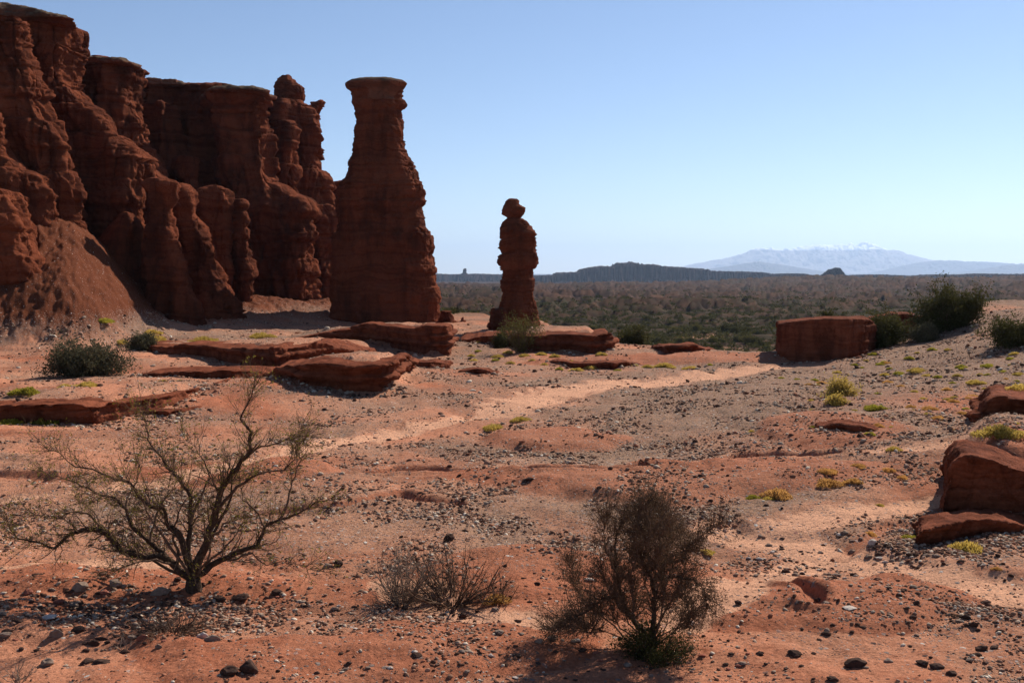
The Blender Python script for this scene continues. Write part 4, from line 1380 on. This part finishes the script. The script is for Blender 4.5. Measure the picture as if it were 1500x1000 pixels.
guided('dry_bush', 'tallest dark brown dense bush in the foreground, right of centre', 'bush', 950, 950,
       lambda a, b: (480 + a / 2.5, 600 + b / 2.5), [(1180, 880), (1184, 850), (1190, 800)], [
    ([(1200, 870), (1195, 760), (1200, 680), (1185, 610), (1150, 560), (1135, 500), (1130, 430), (1140, 375)], .034, -.1),
    ([(1190, 870), (1130, 780), (1080, 700), (1060, 600), (1050, 500), (1062, 440), (1085, 400)], .034, .25),
    ([(1185, 640), (1230, 560), (1250, 480), (1240, 430), (1200, 365)], .020, .3),
    ([(1195, 620), (1280, 610), (1340, 620), (1380, 660), (1390, 710)], .022, -.25),
    ([(1230, 560), (1300, 520), (1360, 470), (1430, 420)], .014, .1),
    ([(1140, 800), (1050, 680), (1010, 690), (960, 730), (900, 760), (850, 780)], .030, -.3),
    ([(1110, 860), (1010, 760), (940, 700), (900, 640), (890, 560)], .012, .3),
    ([(1200, 800), (1260, 700), (1290, 640), (1310, 560), (1290, 460)], .018, .35),
    ([(1060, 600), (1020, 520), (1010, 440), (1020, 395)], .013, -.2),
    ([(1150, 560), (1180, 480), (1172, 420), (1178, 340)], .013, .0),
    ([(1210, 860), (1290, 780), (1320, 740), (1300, 680)], .010, -.2),
    ([(1150, 860), (1120, 700), (1110, 600), (1140, 500), (1200, 440)], .016, -.35),
    ([(1180, 860), (1220, 760), (1230, 660), (1200, 560), (1210, 470)], .016, -.4),
    ([(1130, 840), (1070, 800), (1040, 740), (1050, 640)], .012, .1),
    ([(1120, 850), (1040, 820), (960, 800), (880, 790), (820, 800)], .009, -.1),
    ([(1190, 700), (1240, 640), (1270, 560), (1330, 520)], .012, .1),
    ([(1150, 830), (1120, 760), (1130, 680), (1100, 600), (1110, 520)], .012, .4),
    ([(1200, 840), (1240, 790), (1250, 720), (1290, 660)], .010, .4),
    ([(1160, 840), (1100, 780), (1080, 700), (1020, 640), (1000, 580)], .011, -.35),
    ([(1195, 720), (1160, 640), (1180, 560), (1150, 480), (1160, 420)], .011, .2),
    ([(1190, 700), (1230, 620), (1220, 540), (1260, 470), (1240, 400)], .011, -.1),
    ([(1210, 830), (1270, 800), (1310, 800), (1330, 760)], .008, -.3),
], .045, .95, (13, 15), (.14, .34), .0038, (2, 1), 2, (MAT_LEAF_BROWN, .019, 2, .018, .42), 31, split=.02)
bush('dry_bush', 'low pale twiggy branches sprawling left from the tall dark bush', 'bush', 862, 918, .60, .80, 14, 3, (2, 1, 1), .009, MAT_TWIG, MAT_LEAF_BROWN, .020, 1, .02, 32, tilt=1.1, leaf_lv=2, keep=.3, lean=(-.2, 0))
bush('green_bush', 'low dark green shrub growing at the foot of the tall dark bush', 'bush', 955, 958, .36, .85, 34, 2, (2, 1), .006, MAT_TWIG, MAT_LEAF_DARK, .026, 3, .035, 33, tilt=1.2, leaf_lv=0)
bush('dry_bush', 'pale airy leafless bush with upright thin stems left of centre', 'bush', 588, 886, .80, .75, 30, 3, (2, 1, 1), .008, MAT_TWIGPALE, MAT_LEAF_BROWN, .018, 1, .02, 34, tilt=.85, leaf_lv=2, keep=.2)
bush('dry_bush', 'wide spiky leafless bush with dark arching twigs in the centre foreground', 'bush', 662, 882, .74, 1.6, 40, 3, (2, 1, 1), .011, MAT_TWIG, MAT_LEAF_BROWN, .018, 1, .02, 35, tilt=1.15, leaf_lv=2, keep=.25, lean=(.12, 0))
bush('dry_bush', 'thin dry twigs over orange grass at the right end of the spiky bush', 'bush', 728, 880, .40, .45, 14, 2, (2, 1), .007, MAT_TWIG, None, .018, 1, .02, 36, tilt=1.1)
bush('brush_pile', 'fallen heap of dead dark branches below the bare tree', 'brush', 245, 925, .34, 1.15, 36, 3, (2, 1, 1), .010, MAT_TWIG, None, .018, 1, .02, 37, tilt=1.45, up=.0, wig=.4)
bush('dead_bush', 'small black dead bush with spreading twigs at the lower right', 'bush', 1412, 897, .17, .42, 10, 2, (2, 1), .009, MAT_BARK, None, .018, 1, .02, 38, tilt=1.4, up=.0)
bush('dead_bush', 'pale dry stalks at the bottom left corner', 'bush', 25, 1000, .32, .35, 14, 2, (1, 1), .005, MAT_TWIGPALE, None, .018, 1, .02, 39, tilt=.9)
bush('dead_bush', 'bleached tangle of thin stalks at the right foot of the dark bush', 'bush', 1018, 955, .15, .30, 16, 2, (1, 1), .004, MAT_TWIGPALE, None, .018, 1, .02, 40, tilt=1.1)
bush('dead_bush', 'slim pale dry stalks standing left of the brush pile on stones', 'bush', 185, 952, .22, .3, 8, 2, (1, 1), .004, MAT_TWIGPALE, None, .018, 1, .02, 41, tilt=1.0)

# leafy bushes farther off
LB = dict(maxlv=2, kids=(2, 1), r=.02, leaf_lv=0)
bush('leafy_bush', 'wide grey green bush standing before the talus on the left', 'bush', 122, 548, 1.35, 2.9, 60, twig_mat=MAT_TWIG, leaf_mat=MAT_LEAF_GREY, leaf_size=.10, per=5, spread=.10, seed=51, tilt=1.15, **LB)
bush('leafy_bush', 'small yellowish bush adjoining the wide grey green bush on its right', 'bush', 208, 512, .85, 1.3, 30, twig_mat=MAT_TWIG, leaf_mat=MAT_LEAF_GREY, leaf_size=.10, per=5, spread=.10, seed=52, tilt=1.0, **LB)
bush('leafy_bush', 'feathery see-through green bush in front of the lone pinnacle', 'bush', 764, 514, 1.75, 1.2, 22, twig_mat=MAT_TWIG, leaf_mat=MAT_LEAF_OLIVE, leaf_size=.09, per=2, spread=.10, seed=53, tilt=.7, **LB)
bush('leafy_bush', 'small dark bush left of the feathery green one', 'bush', 733, 509, .8, .8, 18, twig_mat=MAT_TWIG, leaf_mat=MAT_LEAF_DARK, leaf_size=.09, per=4, spread=.09, seed=54, tilt=.8, **LB)
bush('leafy_bush', 'dark green bush growing against the square rock block', 'bush', 1291, 508, 1.55, 2.1, 52, twig_mat=MAT_TWIG, leaf_mat=MAT_LEAF_DARK, leaf_size=.10, per=5, spread=.10, seed=55, tilt=1.0, **LB)
bush('leafy_bush', 'largest dark bush on the crest of the gravel slope', 'bush', 1394, 488, 1.9, 2.4, 56, twig_mat=MAT_TWIG, leaf_mat=MAT_LEAF_DARK, leaf_size=.11, per=5, spread=.11, seed=56, tilt=.95, **LB)
bush('leafy_bush', 'round dark bush on the left flank of the largest crest bush', 'bush', 1369, 493, .95, 1.0, 30, twig_mat=MAT_TWIG, leaf_mat=MAT_LEAF_DARK, leaf_size=.10, per=5, spread=.09, seed=57, tilt=.95, **LB)
bush('leafy_bush', 'small round grey bush on the crest between two bigger dark ones', 'bush', 1354, 500, .72, .65, 24, twig_mat=MAT_TWIG, leaf_mat=MAT_LEAF_GREY, leaf_size=.09, per=5, spread=.08, seed=58, tilt=.9, **LB)
bush('leafy_bush', 'low spiky dark bush on the gravel at the right edge', 'bush', 1485, 514, 1.0, 2.0, 46, twig_mat=MAT_TWIG, leaf_mat=MAT_LEAF_DARK, leaf_size=.10, per=3, spread=.09, seed=59, tilt=1.05, **LB)
bush('straw_bush', 'straw coloured round bush on the right gravel slope', 'bush', 1232, 579, .50, .80, 40, twig_mat=MAT_TWIGPALE, leaf_mat=MAT_LEAF_YELLOW, leaf_size=.06, per=2, spread=.05, seed=60, tilt=1.0, **LB)
bush('straw_bush', 'smaller straw bush just below the round straw one', 'bush', 1226, 592, .26, .42, 24, twig_mat=MAT_TWIGPALE, leaf_mat=MAT_LEAF_YELLOW, leaf_size=.05, per=2, spread=.04, seed=61, tilt=1.0, **LB)
bush('leafy_bush', 'tiny dark bush on top of the square rock block', 'bush', 1211, 470, .40, .6, 16, twig_mat=MAT_TWIG, leaf_mat=MAT_LEAF_DARK, leaf_size=.09, per=4, spread=.07, seed=62, Y=54, tilt=1.0, **LB).location.z = at(1211, 470, 54).z

# --- shrubs in the dry wash behind the shelf: one built, the rest copied
random.seed(5)
SHR = []
for k in range(3):
    sh = bush('wash_shrub', 'dark round shrub on the pale sand of the dry wash beyond the shelf', 'shrub', 925 + 16 * k, 505, 1.0, 1.3, 16, 1, (2,), .02, MAT_TWIG, (MAT_LEAF_DARK, MAT_LEAF_OLIVE, MAT_LEAF_DARK)[k], .16, 5, .13, 70 + k, tilt=1.1, leaf_lv=0, group='shrubs in the dry wash')
    SHR.append(sh)


def copy_tree(o, parent=None):
    c = o.copy(); col.objects.link(c); c.parent = parent
    for ch in list(o.children):
        copy_tree(ch, c)
    return c


cnt = 0
while cnt < 62:
    px, py = random.uniform(795, 1150), random.uniform(474, 514)
    if cnt > 44:
        px, py = random.uniform(650, 800), random.uniform(470, 484)
    X, Y = gpt(px, py)
    if base_z(np.array([X]), np.array([Y]))[0] > -.8 or Y > 260:
        continue
    c = copy_tree(SHR[cnt % 3])
    s = random.uniform(.35, .9) * (1 + Y / 300)
    c.location = (X, Y, gz(X, Y)); c.scale = (s, s, s * random.uniform(.8, 1.1)); c.rotation_euler = (0, 0, random.uniform(0, 6.28))
    cnt += 1


# --- cushions and tufts of low plants
def tuft_proto(n, h, seed, blade=.10):
    rr = np.random.default_rng(seed)
    a = rr.uniform(0, math.tau, n); q = np.sqrt(rr.random(n))
    lump = .75 + .5 * (n2(np.cos(a) * q * 2.2 + seed, np.sin(a) * q * 2.2, seed) + .3)
    r = q * (.85 + .25 * np.cos(a * 3 + seed))
    z = h * np.sqrt(np.clip(1 - q ** 2, 0, 1)) * lump * rr.uniform(.35, 1, n)
    P = np.stack([np.cos(a) * r, np.sin(a) * r, z], 1)
    d = np.stack([np.cos(a) * r * .8, np.sin(a) * r * .8, np.full(n, .9)], 1) + rr.normal(0, .35, (n, 3))
    d /= np.linalg.norm(d, axis=1, keepdims=True)
    w = np.cross(d, rr.normal(size=(n, 3))); w /= np.linalg.norm(w, axis=1, keepdims=True)
    s = blade * rr.uniform(.6, 1.5, (n, 1))
    w = w * s * .16
    P0 = P - d * s * .6
    V = np.stack([P0 - w * .6, P0 + w * .6, P + d * s * .5 + w * .8, P + d * s * .5 - w * .8], 1).reshape(-1, 3)
    return mesh_np('tuft', V, np.arange(4 * n).reshape(n, 4), False)


TM = {'Y': MAT_LEAF_YELLOW, 'L': MAT_LEAF_LIME, 'O': MAT_LEAF_ORANGE}
TUFT = {}
for kk, mt in TM.items():
    for v in range(3):
        me = tuft_proto(1500, .42, 5 + v, .13)
        me.materials.append(mt)
        TUFT[kk, v] = me


def tuft(px, py, wpx, kk, label, group=None, tall=1.0, Y=None, z=None):
    if Y is None:
        X, Y = gpt(px, py)
    else:
        X = float(ray(px, py)[0]) * Y
    o = link('plant_tuft', TUFT[kk, random.randrange(3)])
    r = wpx / 2 * Y / FPX
    o.location = (X, Y, (gz(X, Y) if z is None else z) - .01)
    o.scale = (r, r * random.uniform(.8, 1.4), r * tall * (1.0 if wpx > 24 else 1.15))
    o.rotation_euler = (0, 0, random.uniform(0, 6.28))
    return tag(o, label, 'plant tuft', group)


random.seed(77)
for t in [
    (38, 577, 48, 'L', 'bright green cushion plant above the lowest left ledge'),
    (96, 570, 30, 'Y', 'yellow tuft between the green cushion and the wide bush'),
    (128, 569, 38, 'Y', 'straw yellow strip of grass below the wide grey green bush'),
    (72, 618, 64, 'L', 'largest bright green cushion plant in front of the lowest left ledge'),
    (14, 616, 46, 'L', 'green cushion plant at the left edge next to the largest one'),
    (56, 580, 26, 'Y', 'yellow green cushion touching the green one above the left ledge'),
    (155, 489, 30, 'L', 'green cushion plant behind the wide bush near the talus'),
    (178, 493, 26, 'Y', 'small yellow tuft behind the wide bush'),
    (222, 500, 44, 'Y', 'pale yellow grass at the right of the wide bush'),
    (297, 500, 42, 'Y', 'yellow cushion in the gravel below the shadowed pinnacles'),
    (222, 477, 30, 'Y', 'thin yellow tuft at the foot of the talus'),
    (382, 494, 34, 'Y', 'flat yellow tuft left of the tower ledge'),
    (264, 560, 18, 'Y', 'small yellow tuft on the thin ledge'),
    (238, 562, 13, 'Y', 'tiny straw tuft left of another on the thin ledge'),
    (722, 629, 38, 'Y', 'yellow green cushion left of the red mound in the centre'),
    (762, 616, 28, 'Y', 'yellow tuft on the far side of the red mound in the centre'),
    (1140, 712, 58, 'O', 'largest orange straw patch on the gravel right of centre'),
    (1213, 710, 44, 'O', 'orange straw tuft, second from the left on the gravel'),
    (1250, 706, 30, 'O', 'orange straw tuft right of the second one on the gravel'),
    (1213, 692, 30, 'O', 'faint orange tuft above the second orange one'),
    (1300, 690, 24, 'O', 'small orange tuft above the sandy branch of the wash'),
    (1258, 684, 26, 'O', 'faint orange tuft, highest of the orange group'),
    (1322, 700, 20, 'O', 'small orange tuft at the right end of the orange group'),
    (1103, 719, 22, 'L', 'dark green cushion at the left end of the largest orange patch'),
    (1124, 731, 18, 'Y', 'small yellow tuft below the largest orange patch'),
    (1289, 740, 15, 'Y', 'small yellow tuft on the edge of the sandy branch'),
    (1275, 783, 24, 'O', 'orange tuft among stones in the sandy wash'),
    (1333, 788, 22, 'L', 'green cushion at the left tip of the low red slab'),
    (1418, 806, 62, 'Y', 'yellow green bushy cushion before the low red slab on the right'),
    (1460, 834, 15, 'O', 'tiny orange tuft on sand near the right edge'),
    (1460, 768, 24, 'O', 'straw tuft among dark stones below the right outcrop'),
    (1036, 812, 22, 'Y', 'yellow tuft behind the right side of the tall dark bush'),
    (1275, 637, 15, 'L', 'green tuft in the dark hollow on the gravel slope'),
    (1101, 632, 13, 'Y', 'lone tiny yellow tuft on open gravel right of centre'),
    (1310, 659, 28, 'Y', 'flat yellow tuft at the end of the upper sand strip'),
    (1283, 598, 32, 'L', 'yellow green cushion right of the straw bushes'),
    (728, 878, 44, 'O', 'orange grass under the thin twigs of the centre bush'),
    (948, 538, 17, 'Y', 'yellow tuft left of the low ledge on the plain'),
    (880, 524, 18, 'Y', 'yellow tuft under the right tip of the dark ledge'),
    (1013, 533, 26, 'Y', 'brightest yellow tuft on the low ledge of the plain'),
    (866, 540, 24, 'Y', 'yellow tuft on the gravel left of the flat rock hump'),
    (905, 543, 14, 'L', 'small green tuft in front of the flat rock hump'),
    (1040, 536, 12, 'L', 'small green tuft right of the brightest yellow tuft'),
    (975, 530, 30, 'Y', 'long yellow tuft at the foot of the low ledge'),
]:
    tuft(*t)
tuft(1462, 664, 66, 'Y', 'tall yellow grass on top of the outcrop at the right edge', Y=20.3, z=gz(*[gpt(1456, 742)[0], 20.3]) + .78, tall=1.1)
tuft(1490, 656, 40, 'Y', 'yellow grass at the far right on the outcrop top', Y=20.8, z=gz(9.2, 20.8) + .72, tall=1.0)
for px, py, w, kk in [(1332, 529, 16, 'L'), (1343, 545, 30, 'Y'), (1408, 538, 18, 'L'), (1448, 537, 20, 'L'), (1317, 548, 18, 'L'), (1297, 549, 14, 'Y'), (1288, 536, 12, 'L'), (1358, 551, 15, 'Y'), (1375, 553, 16, 'L'), (1428, 564, 24, 'Y'),
                      (1403, 551, 16, 'Y'), (1387, 571, 16, 'O'), (1395, 589, 20, 'O'), (1360, 600, 24, 'O'), (1333, 597, 16, 'O'), (1388, 518, 13, 'Y'), (1365, 515, 16, 'L'), (1193, 557, 15, 'L'), (1167, 556, 11, 'L'), (1144, 554, 11, 'L'),
                      (1227, 546, 14, 'Y'), (1300, 560, 16, 'O'), (1480, 528, 14, 'L'), (1487, 519, 18, 'Y'), (1425, 579, 20, 'O'), (1462, 571, 20, 'O'), (1470, 592, 26, 'Y'), (1448, 605, 24, 'Y'), (1410, 606, 18, 'O'), (1340, 574, 13, 'Y'),
                      (1320, 566, 13, 'O'), (1280, 520, 16, 'L'), (1252, 535, 12, 'L'), (1436, 548, 15, 'Y'), (1492, 549, 18, 'Y'), (1470, 545, 14, 'L'), (1352, 584, 12, 'Y'), (1375, 613, 20, 'O'), (1430, 596, 14, 'L'), (1395, 560, 12, 'L')]:
    tuft(px, py, w, kk, 'small low tuft dotted over the gravel slope at the right', 'tufts dotted over the right gravel slope')
for _ in range(46):
    tuft(random.uniform(1180, 1500), 512 + 118 * random.random() ** .8, random.uniform(7, 15), random.choice('YLOYL'), 'tiny low tuft among the pebbles of the right gravel slope', 'tiny tufts of the right gravel slope')
for px, py, w, kk in [(700, 503, 14, 'Y'), (690, 521, 12, 'Y'), (695, 528, 15, 'Y'), (745, 517, 16, 'Y'), (730, 524, 20, 'Y'), (768, 522, 18, 'Y'), (793, 520, 18, 'Y'), (812, 523, 18, 'Y'), (838, 529, 12, 'L'), (725, 530, 13, 'L'), (748, 533, 16, 'Y'),
                      (798, 535, 14, 'Y'), (675, 500, 12, 'Y'), (820, 541, 14, 'L'), (845, 543, 20, 'Y'), (885, 536, 12, 'Y'), (700, 516, 11, 'L'), (780, 528, 12, 'Y'), (905, 528, 14, 'Y'), (930, 529, 12, 'Y')]:
    tuft(px, py, w, kk, 'small yellow tuft on the gravel before the dark ledge under the pinnacle', 'yellow tufts before the dark ledge')


# --- uncounted scrub over the valley floor
def scrub(n):
    rr = np.random.default_rng(9)
    px = rr.uniform(560, 1700, n); Y = 85 * np.exp(rr.random(n) * math.log(900 / 85))
    X = (px - 750) / FPX * Y
    z, sand, clay, gr, far, veg, tls = ground_eval(X, Y, True)
    keep = (rr.random(n) < (veg * 1.0 + .07)) & (far > .15)
    X, Y, z = X[keep], Y[keep], z[keep]
    m = len(X)
    s = rr.uniform(.22, .75, m) * (1 + Y / 900)
    k = 26
    d = rr.normal(size=(m, k, 3)); d[..., 2] = np.abs(d[..., 2]) * .8; d /= np.linalg.norm(d, axis=2, keepdims=True)
    P = d * rr.uniform(.45, 1, (m, k, 1)) * np.array([1.1, 1.1, .85]) * s[:, None, None]
    P = P + np.stack([X, Y, z + .1 * s], 1)[:, None]
    P = P.reshape(-1, 3); S = np.repeat(s, k)[:, None] * .55
    a = rr.normal(size=P.shape); a /= np.linalg.norm(a, axis=1, keepdims=True)
    b = np.cross(a, rr.normal(size=P.shape)); b /= np.linalg.norm(b, axis=1, keepdims=True)
    V = np.stack([P, P + a * S, P + b * S * .8], 1).reshape(-1, 3)
    kind(link('scrub', mesh_np('scrub', V, np.arange(len(V)).reshape(-1, 3), False), MAT_LEAF_DARK), 'stuff')
    return m


scrub(42000)

for o_ in bpy.data.objects:
    if o_.parent and o_.name.split('.')[0] in ('twigs', 'leaves'):
        o_['kind'] = 'stuff'                       # far more than a hundred to a plant

# ------------------------------------------------------------------ haze
def build_haze():
    x0, x1, y0, y1, z0, z1 = -24000, 24000, -60, 33000, -34, 800
    V = np.array([(x, y, z) for x in (x0, x1) for y in (y0, y1) for z in (z0, z1)], float)
    Fc = np.array([(0, 1, 3, 2), (4, 6, 7, 5), (0, 4, 5, 1), (2, 3, 7, 6), (0, 2, 6, 4), (1, 5, 7, 3)])
    m = bpy.data.materials.new('haze')
    m.use_nodes = True
    t = m.node_tree
    t.nodes.remove(t.nodes['Principled BSDF'])
    v = t.nodes.new('ShaderNodeVolumePrincipled')
    v.inputs['Color'].default_value = (.52, .70, 1.0, 1)
    v.inputs['Density'].default_value = HAZE
    v.inputs['Anisotropy'].default_value = .4
    t.links.new(v.outputs[0], t.nodes['Material Output'].inputs['Volume'])
    kind(link('haze', mesh_np('haze', V, Fc, False), m), 'stuff')


HAZE = 0.000048
build_haze()
